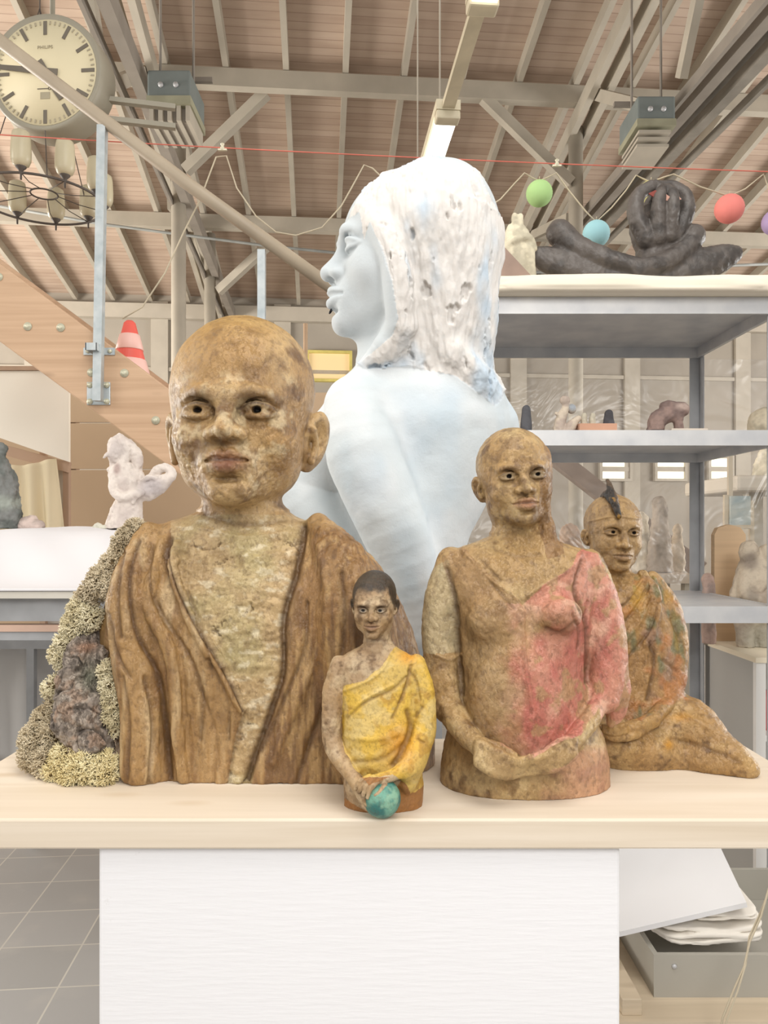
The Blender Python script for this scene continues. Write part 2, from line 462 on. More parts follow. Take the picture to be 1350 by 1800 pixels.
def tile_mat(name):
    m, nt, b = new_mat(name); N = nt.nodes; L = nt.links
    tc = N.new('ShaderNodeTexCoord')
    br = N.new('ShaderNodeTexBrick'); br.offset = 0; br.inputs['Scale'].default_value = 1
    br.inputs['Brick Width'].default_value = .245; br.inputs['Row Height'].default_value = .225; br.inputs['Mortar Size'].default_value = .0028
    br.inputs['Color1'].default_value = (*lin((158, 156, 153)), 1); br.inputs['Color2'].default_value = (*lin((166, 164, 162)), 1); br.inputs['Mortar'].default_value = (*lin((196, 192, 182)), 1)
    L.new(tc.outputs['Object'], br.inputs['Vector'])
    nz = N.new('ShaderNodeTexNoise'); nz.inputs['Scale'].default_value = 7; nz.inputs['Detail'].default_value = 6; L.new(tc.outputs['Object'], nz.inputs['Vector'])
    rp = N.new('ShaderNodeValToRGB'); rp.color_ramp.elements[0].position = .55; rp.color_ramp.elements[1].position = .75
    rp.color_ramp.elements[0].color = (0, 0, 0, 1); rp.color_ramp.elements[1].color = (.5, .5, .5, 1); L.new(nz.outputs[0], rp.inputs[0])
    mx = N.new('ShaderNodeMix'); mx.data_type = 'RGBA'; L.new(rp.outputs[0], mx.inputs[0]); L.new(br.outputs[0], mx.inputs[6]); mx.inputs[7].default_value = (*lin((178, 174, 168)), 1)
    L.new(mx.outputs[2], b.inputs['Base Color']); b.inputs['Roughness'].default_value = .55
    return m

M_ROOF = plank_mat('roof_boards', (194, 174, 157), (176, 154, 137), .11, dark=.85)  # pale hall tones: the background haze is put into these colours
M_BEAM = mat('painted_timber', (186, 178, 163), .8, .08, 3, stretch=(1, 1, 1))
M_BEAMD = mat('dark_painted_steel', (150, 142, 132), .7, .10, 3)
M_WALL = mat('wall_panels', (170, 162, 150), .9, .06, 1.5)
M_WALLP = mat('wall_posts', (190, 182, 168), .85, .06, 3)
M_STEEL = mat('galvanised_steel', (196, 202, 204), .42, .16, 26, metal=.35, c2=(168, 178, 182), spec=.5)
M_STEELD = mat('grey_steel', (172, 174, 177), .5, .10, 12, metal=.2)
M_SHELF = mat('galvanised_shelf', (206, 206, 206), .45, .10, 10, metal=.25, c2=(182, 184, 188))

def hall_box(mb, u0, u1, v0, v1, z0, z1):
    vs = [HP(u, v, z) for z in (z0, z1) for u, v in ((u0, v0), (u1, v0), (u1, v1), (u0, v1))]
    mb._add(vs, [(0,3,2,1),(4,5,6,7),(0,1,5,4),(1,2,6,5),(2,3,7,6),(3,0,4,7)])

# floor
me = bpy.data.meshes.new('floor'); me.from_pydata([(-14, -5, 0), (16, -5, 0), (16, 15, 0), (-14, 15, 0), (-14, -5, -.1), (16, -5, -.1), (16, 15, -.1), (-14, 15, -.1)], [], [(0,1,2,3),(7,6,5,4),(0,4,5,1),(1,5,6,2),(2,6,7,3),(3,7,4,0)])
fl = link('floor', me, tile_mat('grey_tiles')); fl.rotation_euler = (0, 0, -HA); tag(fl, kind='structure')
# walls
mb = MB(); hall_box(mb, -12, 14, VW, VW + .2, 0, 5.75); w = mb.build('wall_back', M_WALL); tag(w, kind='structure')
k = 0
for u in np.arange(-7.4, 9.5, 2.2):
    k += 1
    mb = MB(); hall_box(mb, u, u + .30, VW - .07, VW, 0, 5.4); mb.build('wall_post', M_WALLP, w)
mb = MB(); hall_box(mb, -9, 11, VW - .16, VW, 5.08, 5.34); mb.build('wall_plate', M_WALLP, w)
mb = MB(); hall_box(mb, -9, 11, VW - .05, VW, 4.15, 4.22); mb.build('wall_rail', M_WALLP, w)
mb = MB(); hall_box(mb, -12, -11.8, -2, VW, 0, 7.0); tag(mb.build('wall_left', M_WALL), kind='structure')
mb = MB(); hall_box(mb, 13.8, 14, -2, VW, 0, 7.0); tag(mb.build('wall_right', M_WALL), kind='structure')
# roof: its local y runs down the slope so that the boards lie across it
ang = math.atan(.178); V0 = 3.0; Lr = (VW - V0) / math.cos(ang)
me = bpy.data.meshes.new('ceiling'); me.from_pydata([(-12, 0, 0), (14, 0, 0), (14, Lr, 0), (-12, Lr, 0), (-12, 0, .06), (14, 0, .06), (14, Lr, .06), (-12, Lr, .06)], [], [(0,3,2,1),(4,5,6,7),(0,1,5,4),(1,2,6,5),(2,3,7,6),(3,0,4,7)])
ceil = link('ceiling', me, M_ROOF)
ceil.matrix_world = Matrix.Translation(HP(0, V0, roofz(V0))) @ Matrix.Rotation(-HA, 4, 'Z') @ Matrix.Rotation(-ang, 4, 'X')
tag(ceil, kind='structure')
def to_ceiling(o):
    o.parent = ceil; o.matrix_parent_inverse = ceil.matrix_basis.inverted(); return o
for i in range(-10, 14):
    u = -.355 + .66 * i
    mb = MB(); a, b = HP(u, 5.2, roofz(5.2) - .075), HP(u, VW - .05, roofz(VW - .05) - .075)
    mb.bar(a, b, .065, .15); to_ceiling(mb.build('rafter', M_BEAM))
for v, hh in ((8.62, .20), (11.4, .20)):
    mb = MB(); z = roofz(v) - .15; hall_box(mb, -11, 13, v - .06, v + .06, z - hh, z); to_ceiling(mb.build('purlin', M_BEAM))
# windows of the back wall
def lit(name, c, e):
    m, nt, b = new_mat(name); b.inputs['Base Color'].default_value = (*lin(c), 1)
    b.inputs['Emission Color'].default_value = (*lin(c), 1); b.inputs['Emission Strength'].default_value = e; return m
M_WIN = lit('daylit_glass', (255, 252, 226), 1.1); M_BLIND = lit('sunlit_blind', (226, 200, 150), .35)
def uv_at(px, py):
    d = Vector(((px - CX) / F0, 1, -(py - HY) / F0)); t = VW / d.dot(DV); p = d * t
    return p.dot(DU), p.z + ZC
nwin = 0
for px0, py0, px1, py1, m_, bars in ((543, 622, 614, 668, M_BLIND, 1), (1056, 806, 1104, 842, M_WIN, 1), (1152, 806, 1200, 842, M_WIN, 1), (1246, 806, 1282, 842, M_WIN, 1)):
    nwin += 1
    u0, z1 = uv_at(px0, py0); u1, z0 = uv_at(px1, py1)
    mb = MB()
    for s in ((u0 - .05, u0, z0 - .05, z1 + .05), (u1, u1 + .05, z0 - .05, z1 + .05), (u0, u1, z1, z1 + .05), (u0, u1, z0 - .05, z0)): hall_box(mb, s[0], s[1], VW - .1, VW, s[2], s[3])
    zm = z0 + (z1 - z0) * .47
    if nwin > 1: hall_box(mb, u0, u1, VW - .08, VW, zm - .045, zm + .045)
    f = mb.build('window_%d' % nwin, M_WALLP if nwin > 1 else mat('yellow_frame', (222, 206, 120), .6)); tag(f, kind='structure')
    mb = MB(); hall_box(mb, u0, u1, VW - .05, VW - .03, z0, z1); mb.build('window_pane', m_, f)

# trusses: chord under the roof, level chord, webs, each side of the view
def truss(u, label, du=.09):
    r = empty('roof_truss', HP(u, 9, 5.2), label, 'truss', 'roof trusses of the hall')
    for s in (-1, 1):
        mb = MB(); mb.bar(HP(u + s*du, 5.0, roofz(5.0) - .46), HP(u + s*du, VW - .1, roofz(VW - .1) - .46), .075, .19); mb.build('top_chord', M_BEAM, r)
    mb = MB(); mb.bar(HP(u + .28, 4.4, 5.18), HP(u + .28, VW - .1, 5.18), .10, .17); mb.build('bottom_chord', M_BEAMD, r)
    mb = MB(); mb.bar(HP(u + .12, 4.4, 5.12), HP(u + .12, VW - .1, 5.12), .035, .10); mb.build('tie_bar', M_BEAMD, r)
    for v0, v1 in ((6.4, 5.4), (6.9, 8.3), (9.4, 11.2), (12.6, 11.3)):
        mb = MB(); mb.bar(HP(u + .05, v0, 5.2), HP(u, v1, roofz(v1) - .45), .07, .12); mb.build('web', M_BEAM, r)
    return r
truss(-1.82, 'pale timber roof truss above the clock, chords running into the distance')
truss(3.08, 'pale timber roof truss over the shelf on the right')
def post(px, v, label, ztop, braces):
    d = (px - CX) / F0; Y = v; X = d * Y
    r = empty('timber_post', (X, Y, 0), label, 'post', 'round timber posts carrying the roof')
    mb = MB(); mb.lathe([(.085, 0), (.085, ztop)], (X, Y, 0), n=16); mb.build('shaft', M_BEAM, r)
    for p0, p1 in braces:
        mb = MB(); mb.bar(at(*p0), at(*p1), .10, .12); mb.build('brace', M_BEAM, r)
    return r
post(314, 9.0, 'round timber post behind the large bald bust, braced to the purlin', 6.15, [((326, 300, 8.95), (468, 163, 8.7))])
post(1012, 9.1, 'round timber post behind the black hand sculpture, braced to the purlin', 6.05, [((1003, 322, 9.0), (850, 172, 8.75))])
post(369, 11.6, 'thinner timber post further back with low brace', 5.75, [((384, 512, 11.6), (470, 432, 11.3))])
# crane rail on the right
mb = MB(); mb.bar(HP(3.62, 4.6, 5.16), HP(3.62, 13.6, 5.16), .10, .10); mb.bar(HP(3.62, 4.6, 5.30), HP(3.62, 13.6, 5.30), .16, .03); mb.bar(HP(3.86, 4.6, 5.16), HP(3.86, 13.6, 5.16), .04, .08)
tag(mb.build('crane_rail', mat('rail_steel', (146, 140, 130), .6)), 'dark steel rail running under the roof at upper right', 'rail')

# heaters hung in the trusses
M_HEAT = mat('heater_paint', (124, 132, 130), .6, .08, 5); M_HEATB = mat('heater_base', (166, 164, 140), .6)
def heater(px, py, Y, label, s=1.0, slots=True):
    c = at(px, py, Y); r = empty('heater', c, label, 'heater', 'grey blue heaters under the roof')
    w, h, d = .205*s, .125*s, .26
    mb = MB(); mb.box((c.x - w, c.y - d, c.z), (c.x + w, c.y + d, c.z + 2*h)); mb.build('casing', M_HEAT, r, bevel=.015)
    mb = MB(); mb.box((c.x - w*1.03, c.y - d*1.03, c.z - .075*s), (c.x + w*1.03, c.y + d*1.03, c.z)); mb.build('band', M_HEATB, r)
    if slots:
        for i in range(5):
            x = c.x - w*.85 + w*1.7*i/4
            mb = MB(); mb.box((x - .018, c.y - d*.9, c.z - .22*s), (x + .018, c.y + d*.9, c.z - .075*s)); mb.build('fin', M_BEAM, r)
        mb = MB(); mb.box((c.x - w*.8, c.y - d*.7, c.z - .21*s), (c.x + w*.8, c.y + d*.85, c.z - .075*s)); mb.build('grille_core', M_BEAMD, r)
    else:
        for i in range(3):
            mb = MB(); mb.box((c.x - w*.9, c.y - d*(.95 - .1*i), c.z - (.14 + .06*i)*s), (c.x + w*.8, c.y + d*.9, c.z - (.11 + .06*i)*s)); mb.build('louvre', M_BEAM, r)
    for x in (-.35, .35):
        mb = MB(); mb.lathe([(.022, 0), (.022, .02)], (c.x + w*x, c.y - d, c.z + h*.8), (0, -1, 0), 10); mb.build('bolt', M_SHELF, r)
    for x in (-.8, .8):
        mb = MB(); mb.tube([(c.x + w*x, c.y, c.z + 2*h), (c.x + w*x, c.y, roofz(c.y) + .05)], .012, 6); mb.build('hanger', M_BEAMD, r)
    mb = MB(); mb.bar((c.x - w*1.6, c.y + .1, c.z + 2*h + .12), (c.x + w*1.6, c.y + .1, c.z + 2*h + .12), .04, .04); mb.build('cross_bar', M_BEAMD, r)
    return r
heater(311, 198, 6.7, 'grey blue ribbed heater hanging beside the clock', .88)
heater(1136, 236, 6.9, 'grey blue louvred heater hanging above the lanterns', .80, False)

# fluorescent battens, one behind the other
M_TUBE = lit('lamp_tube', (255, 250, 235), 3.2); M_CAP = mat('lamp_cap', (214, 204, 178), .5)
def batten(v0, v1, label):
    z = 3.16; u = .585
    r = empty('strip_light', HP(u, v0, z), label, 'lamp', 'fluorescent strip lights in a row')
    mb = MB(); hall_box(mb, u - .045, u + .045, v0 + .07, v1 - .07, z, z + .03); mb.build('diffuser', M_TUBE, r)
    mb = MB(); hall_box(mb, u - .055, u + .055, v0, v1, z + .03, z + .075); mb.build('housing', M_CAP, r)
    for a, b in ((v0, v0 + .07), (v1 - .07, v1)):
        mb = MB(); hall_box(mb, u - .055, u + .055, a, b, z - .01, z + .03); mb.build('end_cap', M_CAP, r, bevel=.008)
    for v in (v0 + .25, v1 - .25):
        mb = MB(); mb.tube([HP(u, v, z + .075), HP(u, v, roofz(max(v, 3.2)) - .02)], .004, 6); mb.build('hanging_wire', M_BEAM, r)
    return r
batten(3.42, 4.75, 'lit fluorescent strip light ending behind the white head')
batten(1.40, 2.74, 'lit fluorescent strip light whose end shows at the top edge')
mb = MB(); hall_box(mb, .585 - .028, .585 + .028, 2.74, 3.42, 3.195, 3.225); tag(mb.build('cable_trunking', M_CAP), 'pale trunking joining the two fluorescent strip lights', 'trunking')
# tie cables across the hall
M_CABLE = mat('grey_cable', (150, 152, 148), .5)
mb = MB(); mb.tube([at(-60, 352, 9.6), at(180, 394, 9.6), at(460, 431, 9.6), at(760, 462, 9.6)], .018, 8); tag(mb.build('tie_cable', M_CABLE), 'thin grey tie cable passing behind the stair handrail', 'cable')
mb = MB(); mb.tube([at(860, 481, 9.6), at(1110, 474, 9.6), at(1400, 462, 9.6)], .018, 8); tag(mb.build('tie_cable', M_CABLE), 'thin grey tie cable behind the black sculpture on the shelf', 'cable')
# ------------------------------------------------------------------ heads
def head(S, c, H, yaw=0, pitch=0, roll=0, w=1.0, eye='hole', ears=(1, 1), lip=1.0, flat=0, eyez=.47, ear=(.39, -.07, .40), earc=1.0, chin=1.0, lid=1.0, mw=1.0):
    """head in its own frame: chin z=0, crown z=1, right x, front y; c = frame origin mid-height as figure coordinates"""
    R = rotm(yaw, pitch, roll)
    S.frame(np.array((c[0], c[2], -c[1]), float) - R @ np.array((0, 0, .5 * H)), R, H)
    dz = eyez - .47
    S.ell((0, -.09, .63), (.375*w, .44, .375), .0)
    S.ell((0, .05, .56), (.345*w, .33, .36), .1)
    S.ell((0, .07, .36), (.30*w, .31, .35), .1)
    S.ell((0, .20, .115), (.16*w, .16, .115), .12)
    for x in (-1, 1):
        S.ell((x*.20*w, .02, .21), (.10, .16, .13), .12)
        S.ell((x*.19*w, .22, .33+dz*.5), (.10, .10, .10), .10)          # cheek
    S.ell((0, .335, .20), (.125*w, .06, .105), .08)                     # muzzle
    S.ell((0, .335, .055), (.085, .055, .055), .08)                     # chin
    for x in (-1, 1):
        S.ell((x*.15*w, .395, .475+dz), (.105, .085, .062), .06, sub=True)  # socket
        S.tube([(x*.045, .375, .535+dz), (x*.13*w, .382, .562+dz), (x*.22*w, .30, .535+dz)], [.028, .032, .022], .05)  # brow
    S.tube([(0, .362, .56+dz), (0, .372, .48+dz), (0, .415, .40+dz*.3), (0, .448, .342)], [.036, .034, .040, .050], .055)
    for x in (-1, 1):
        S.ell((x*.064, .400, .328), (.042, .044, .034), .04)
        S.ell((x*.038, .432, .298), (.022, .024, .012), .012, sub=True)
        e = np.array((x*.145*w, .315, .47+dz))
        S.ell(e, (.074, .058, .048), .012)
        u = [(-.092, -.01, .002), (-.05, .036, .022), (0, .056, .029), (.05, .036, .020), (.092, -.02, -.008)]
        l = [(-.09, -.01, -.006), (-.045, .036, -.024), (0, .052, -.028), (.045, .036, -.024), (.09, -.02, -.010)]
        S.tube([e + (x*a, b, c_) for a, b, c_ in u], [.010, .015*lid, .017*lid, .015*lid, .010], .012)
        S.tube([e + (x*a, b, c_) for a, b, c_ in l], [.008, .012*lid, .013*lid, .012*lid, .008], .012)
        S.tube([e + (x*a, b + .004, c_ + .030) for a, b, c_ in u[1:4]], .006, .014, sub=True)
        if eye == 'hole': S.ell(e + (0, .055, .002), (.024, .04, .016), .006, sub=True)
        else: S.ell(e + (0, .062, .0), (.013, .012, .013), .006, sub=True)
    # mouth
    S.tube([(-.115*mw, .345 + .03*(1-mw)*5*.3, .205), (-.06*mw, .40, .228), (-.018, .418, .236), (0, .412, .230), (.018, .418, .236), (.06*mw, .40, .228), (.115*mw, .345 + .03*(1-mw)*5*.3, .205)], [.012, .024*lip, .027*lip, .024*lip, .027*lip, .024*lip, .012], .02)
    S.tube([(-.10*mw, .36, .195), (-.05*mw, .397, .178), (0, .41, .170), (.05*mw, .397, .178), (.10*mw, .36, .195)], [.012, .028*lip, .034*lip, .028*lip, .012], .02)
    S.tube([(-.122*mw, .362, .203), (-.06*mw, .425, .207), (0, .445, .204), (.06*mw, .425, .207), (.122*mw, .362, .203)], [.008, .011, .012, .011, .008], .012, sub=True)
    S.ell((0, .415, .262), (.010, .02, .016), .02, sub=True)
    S.ell((0, .385, .118), (.07, .03, .016), .03, sub=True)
    for x, on in zip((-1, 1), ears):
        if not on: continue
        ex, ey, ez = ear; ex *= w; q = on * earc
        S.ell((x*ex, ey, ez), (.05*q, .105*q, .155*q), .02, rot=(12, x*14, x*28))
        S.ell((x*(ex+.035*q), ey+.04*q, ez+.02), (.035*q, .06*q, .095*q), .02, sub=True, rot=(12, x*14, x*28))
        S.tube([(x*(ex+.01), ey+.075*q, ez+.05*q), (x*(ex+.02), ey+.045*q, ez-.03*q), (x*(ex+.0), ey+.07*q, ez-.10*q)], .018*q, .02)
    fr = (S.o.copy(), S.R.copy(), S.H)
    S.frame()
    return fr
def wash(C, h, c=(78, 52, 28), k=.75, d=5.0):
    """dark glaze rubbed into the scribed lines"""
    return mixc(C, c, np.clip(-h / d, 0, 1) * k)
def wob(V, px, py, a=9, s=26):
    return px + (fbm(V, s, 4, (1, 1, 1), 501) - .5) * 2 * a, py + (fbm(V, s, 4, (1, 1, 1), 733) - .5) * 2 * a
def hl(V, fr): return ((V - fr[0]) @ fr[1]) / fr[2]

def paint_head(C, L, lipc, pupil=(18, 15, 12), lipt=.8, eyez=.47, w=1.0, iris=.026, white=None, brow=None, mw=1.0):
    dz = eyez - .47
    x, y, z = L.T; fr_ = (y > .22)
    ax = np.abs(x)
    up = np.exp(-((x / (.112 * mw)) ** 2 + ((z - .200) / .052) ** 2) ** 2) * (y > .3)
    C = mixc(C, lipc, up * lipt)
    C = mixc(C, tuple(v * .45 for v in lipc), np.exp(-((x / (.10 * mw)) ** 4 + ((z - .205) / .008) ** 2)) * (y > .3) * .7)
    for sx in (-1, 1):
        r = np.hypot(x - sx*.145*w, (z - .472 - dz) * 1.25)
        xe = (x - sx*.145*w) / .09; ze = z - .47 - dz
        for zz, k_ in ((.034, .75), (-.036, .4)):
            C = mixc(C, (66, 46, 28), np.exp(-((ze - zz * (1 - .8 * xe * xe)) / .007) ** 2) * (np.abs(xe) < 1.05) * (y > .25) * k_)
        if white: C = mixc(C, white, np.exp(-(((x - sx*.145*w) / .062) ** 2 + ((z - .47 - dz) / .030) ** 2) ** 2) * (y > .28) * .75)
        C = mixc(C, pupil, (1 - sstep(iris * .8, iris * 1.15, r)) * (y > .28))
        if brow: C = mixc(C, brow, np.exp(-(((ax - .145) / .09) ** 2 + ((z - .535 - dz + (ax - .14) ** 2 * 1.5) / .022) ** 2)) * (y > .2) * .7)
    return C

def clay_colors(V, N, base=(166, 136, 92), light=(200, 176, 130), dark=(100, 72, 40), sc=60, st=(1, 1, 1), off=0, hi=.55, lo=.85):
    n = fbm(V, sc, 5, st, off); m = fbm(V, sc * .45, 4, st, off + 300); g = fbm(V, sc * 1.7, 3, (1, 1, 1), off + 700)
    C = np.tile(np.array(lin(base)), (len(V), 1))
    C = mixc(C, light, sstep(.40, .72, n) * hi)
    C = mixc(C, dark, sstep(.50, .78, m) * lo)
    C = mixc(C, (170, 130, 70), sstep(.45, .75, g) * .4)
    return C

CLAY = clay_mat('waxed_clay', rough=.38, bump=.5, bscale=125, spec=.55, streak=(1, 1, .75), speck=(88, 62, 36), speck_amt=.4)
CLAY_FINE = clay_mat('fine_clay', rough=.42, bump=.35, bscale=230, spec=.5, streak=(1, 1, .8), speck=(88, 64, 40), speck_amt=.32)

# ------------------------------------------------------------------ large bust
def large_bust():
    Yc = 1.29; by = HY + DROP * F0 / Yc
    S = Sculpt(axis(150, 785, 2.6, [(285, 570, 1.55)]), axis(-185, 140, 2.6, [(-175, -85, 1.6)]), axis(-by - 6, -548, 2.6, [(-900, -545, 1.55)]))
    fr = head(S, (426, 722, 0), 334, yaw=1, pitch=0, roll=0, w=.985, eye='hole', lip=.95, eyez=.445, mw=.86, ear=(.368, -.10, .345), earc=1.1)
    S.tube([(424, 10, -800), (424, 16, -880), (426, 20, -950)], [66, 66, 84], 22)
    S.loft([(900, 350, 500, 15, 52, 52), (915, 300, 535, 15, 62, 62), (930, 250, 575, 15, 70, 70), (950, 224, 618, 15, 84, 80), (985, 208, 662, 15, 100, 90), (1030, 196, 692, 12, 112, 98),
            (1100, 178, 722, 10, 122, 104), (1150, 184, 738, 8, 122, 106), (1200, 196, 748, 8, 120, 106), (1250, 204, 756, 8, 118, 106), (1300, 206, 763, 8, 120, 106), (1345, 204, 764, 8, 122, 106), (by + 4, 204, 762, 8, 120, 106)], 26, 2.5, 16)
    # the cloth over the right-hand shoulder stands proud of the chest
    S.tube([(560, 925, -35), (600, 990, -78), (620, 1080, -85), (640, 1200, -85), (660, 1330, -85)], [22, 44, 60, 64, 64], 30, persp=True)
    S.tube([(262, 935, -30), (236, 990, -60), (225, 1060, -80), (232, 1150, -85), (248, 1250, -90), (250, 1350, -95)], [18, 26, 34, 34, 34, 34], 16, persp=True)
    S.tube([(285, 955, -50), (268, 1020, -86), (262, 1070, -98), (290, 1120, -108), (306, 1180, -110), (310, 1280, -108), (322, 1370, -108)], [9, 11, 11, 11, 10, 10, 9], 7, persp=True)
    S.tube([(308, 960, -66), (305, 1010, -98), (340, 1100, -112), (390, 1180, -116), (425, 1250, -118)], [10, 9, 9, 8, 6], 10, persp=True)
    S.cut_below(-by)
    V, Q = S.mesh(); N = vnormals(V, Q)
    L = hl(V, fr); hd = sstep(-900, -870, V[:, 2])
    face = hd * sstep(.1, .25, L[:, 1]) * (1 - sstep(.58, .66, L[:, 2]))
    px, py = seen(V)
    skin = inside(px, py, [(300, 940), (292, 975), (312, 1040), (350, 1110), (400, 1195), (428, 1245), (410, 1310), (398, 1390), (440, 1390), (452, 1320), (480, 1250), (500, 1180), (500, 1090), (522, 1010), (530, 940), (545, 905), (300, 905)]) * (N[:, 1] < .3) * (1 - hd)
    body = 1 - hd
    cloth = body * (1 - skin) * sstep(918, 940, py)
    px, py = wob(V, px, py, 4, 20)
    h = (fbm(V, 26, 4) - .5) * 7 * (hd * .5 + .6 * body)
    h += (fbm(V, 10, 3, (1, 1, 1), 50) - .5) * 5.0 * face * sstep(.0, .2, .62 - L[:, 2])
    h += (fbm(V, 12, 3, (1, 1, .16), 90) - .5) * 8 * cloth
    n = fbm(V, 46, 5, (1, 1, 1.3), 150); br = sstep(.5, .62, fbm(V, 60, 3, (1, 1, 1), 820)); cr = np.exp(-((n - .5) / .012) ** 2) * skin * br * sstep(930, 960, py); h -= 5 * cr
    h += (fbm(V, 20, 4, (1, 1, 2.0), 250) - .5) * 10 * skin * sstep(940, 980, py)
    fold = [([(300, 945), (292, 980), (312, 1040), (352, 1110), (400, 1192), (430, 1250)], 5, -6), ([(430, 1250), (412, 1310), (400, 1385)], 4, -3),
            ([(532, 925), (530, 960), (520, 1015), (500, 1085), (498, 1180), (475, 1255), (445, 1340), (430, 1385)], 6, -9),
            ([(268, 960), (262, 1020), (285, 1080), (330, 1150), (355, 1220), (352, 1300)], 4, -4), ([(245, 950), (228, 1020), (240, 1110), (275, 1180), (290, 1260), (300, 1370)], 5, -6),
            ([(215, 970), (205, 1050), (212, 1120)], 4, -5), ([(190, 1080), (205, 1150), (228, 1190)], 4, -4), ([(215, 1190), (225, 1260), (222, 1370)], 4, -4), ([(330, 1040), (360, 1120), (372, 1190)], 3, -3),
            ([(255, 1190), (268, 1270), (262, 1380)], 4, -4), ([(370, 1120), (410, 1190), (440, 1260)], 4, 4), ([(365, 1160), (400, 1230), (402, 1300)], 3, -3), ([(345, 1200), (380, 1290), (375, 1380)], 3, -2),
            ([(560, 960), (575, 1040), (560, 1140), (520, 1240), (480, 1340)], 8, 5), ([(600, 1010), (605, 1100), (585, 1200), (550, 1290), (520, 1380)], 6, -5), ([(640, 1040), (650, 1130), (640, 1230), (620, 1330)], 6, 4),
            ([(540, 1060), (535, 1140), (500, 1230), (460, 1320)], 4, -4), ([(420, 870), (470, 880), (500, 890)], 6, -3), ([(360, 905), (430, 922), (500, 915)], 5, -3), ([(355, 930), (430, 944), (505, 935)], 4, 3)]
    rf = relief(V, N, fold) * body; h += rf
    V = V + N * h[:, None]; V[:, 2] = np.maximum(V[:, 2], -by)
    # pigments, with shade painted in under the brows
    C = clay_colors(V, N, (164, 130, 84), (202, 174, 126), (92, 62, 34), 70, off=10)
    C = mixc(C, (176, 138, 72), hd * sstep(.75, .95, L[:, 2]) * .6)
    C = mixc(C, (194, 170, 128), skin * .6)
    C = mixc(C, (172, 160, 112), skin * sstep(.45, .75, fbm(V, 75, 3, (1, 1, 1), 40)) * .6)
    C = mixc(C, (232, 220, 190), skin * sstep(.58, .70, fbm(V, 20, 4, (1, 1, 1.8), 61)) * .5)
    C = mixc(C, (134, 106, 66), skin * sstep(.50, .72, fbm(V, 30, 4, (1, 1, .8), 91)) * .5)
    right = cloth * (px > 440) * sstep(0, 40, px - np.interp(py, [930, 1010, 1090, 1180, 1255, 1385], [528, 520, 498, 496, 472, 428]) + 10)
    C = mixc(C, (142, 104, 60), right * .75)
    C = mixc(C, (96, 66, 38), right * sstep(.45, .72, fbm(V, 44, 4, (1, 1, .35), 77)) * .7)
    C = mixc(C, (194, 160, 108), right * sstep(.50, .70, fbm(V, 12, 3, (1, 1, .14), 21)) * .55)
    C = mixc(C, (92, 62, 36), right * sstep(.52, .68, fbm(V, 9, 3, (1, 1, .12), 121)) * .55)
    left = cloth * (px < 470) * (1 - right)
    C = mixc(C, (164, 128, 80), left * .6)
    C = mixc(C, (112, 76, 42), left * sstep(.50, .72, fbm(V, 24, 4, (1, 1, .16), 31)) * .6)
    C = mixc(C, (212, 186, 144), left * sstep(.50, .72, fbm(V, 26, 4, (1, 1, .16), 131)) * .6)
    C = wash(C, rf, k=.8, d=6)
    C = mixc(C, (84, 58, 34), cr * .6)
    C = mixc(C, (120, 90, 54), face * sstep(.48, .70, fbm(V, 22, 4, (1, 1, 1), 5)) * .6)
    C = mixc(C, (216, 198, 160), face * sstep(.52, .70, fbm(V, 24, 4, (1, 1, 1), 405)) * .5)
    brow_shade = face * np.exp(-(((np.abs(L[:, 0]) - .14) / .11) ** 2 + ((L[:, 2] - .505) / .03) ** 2))  # shade below the brow ridge, painted into the colour
    C = mixc(C, (84, 58, 34), brow_shade * .65)
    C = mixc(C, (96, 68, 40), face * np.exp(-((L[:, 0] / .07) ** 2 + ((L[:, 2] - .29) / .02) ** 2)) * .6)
    C = paint_head(C, np.where(hd[:, None] > .5, L, 9), (140, 88, 66), lipt=.7, iris=.022, w=.985, eyez=.445, mw=.86)
    return place('monk_bust', V, Q, C, Yc, CLAY, base=(480, by, 0)), by

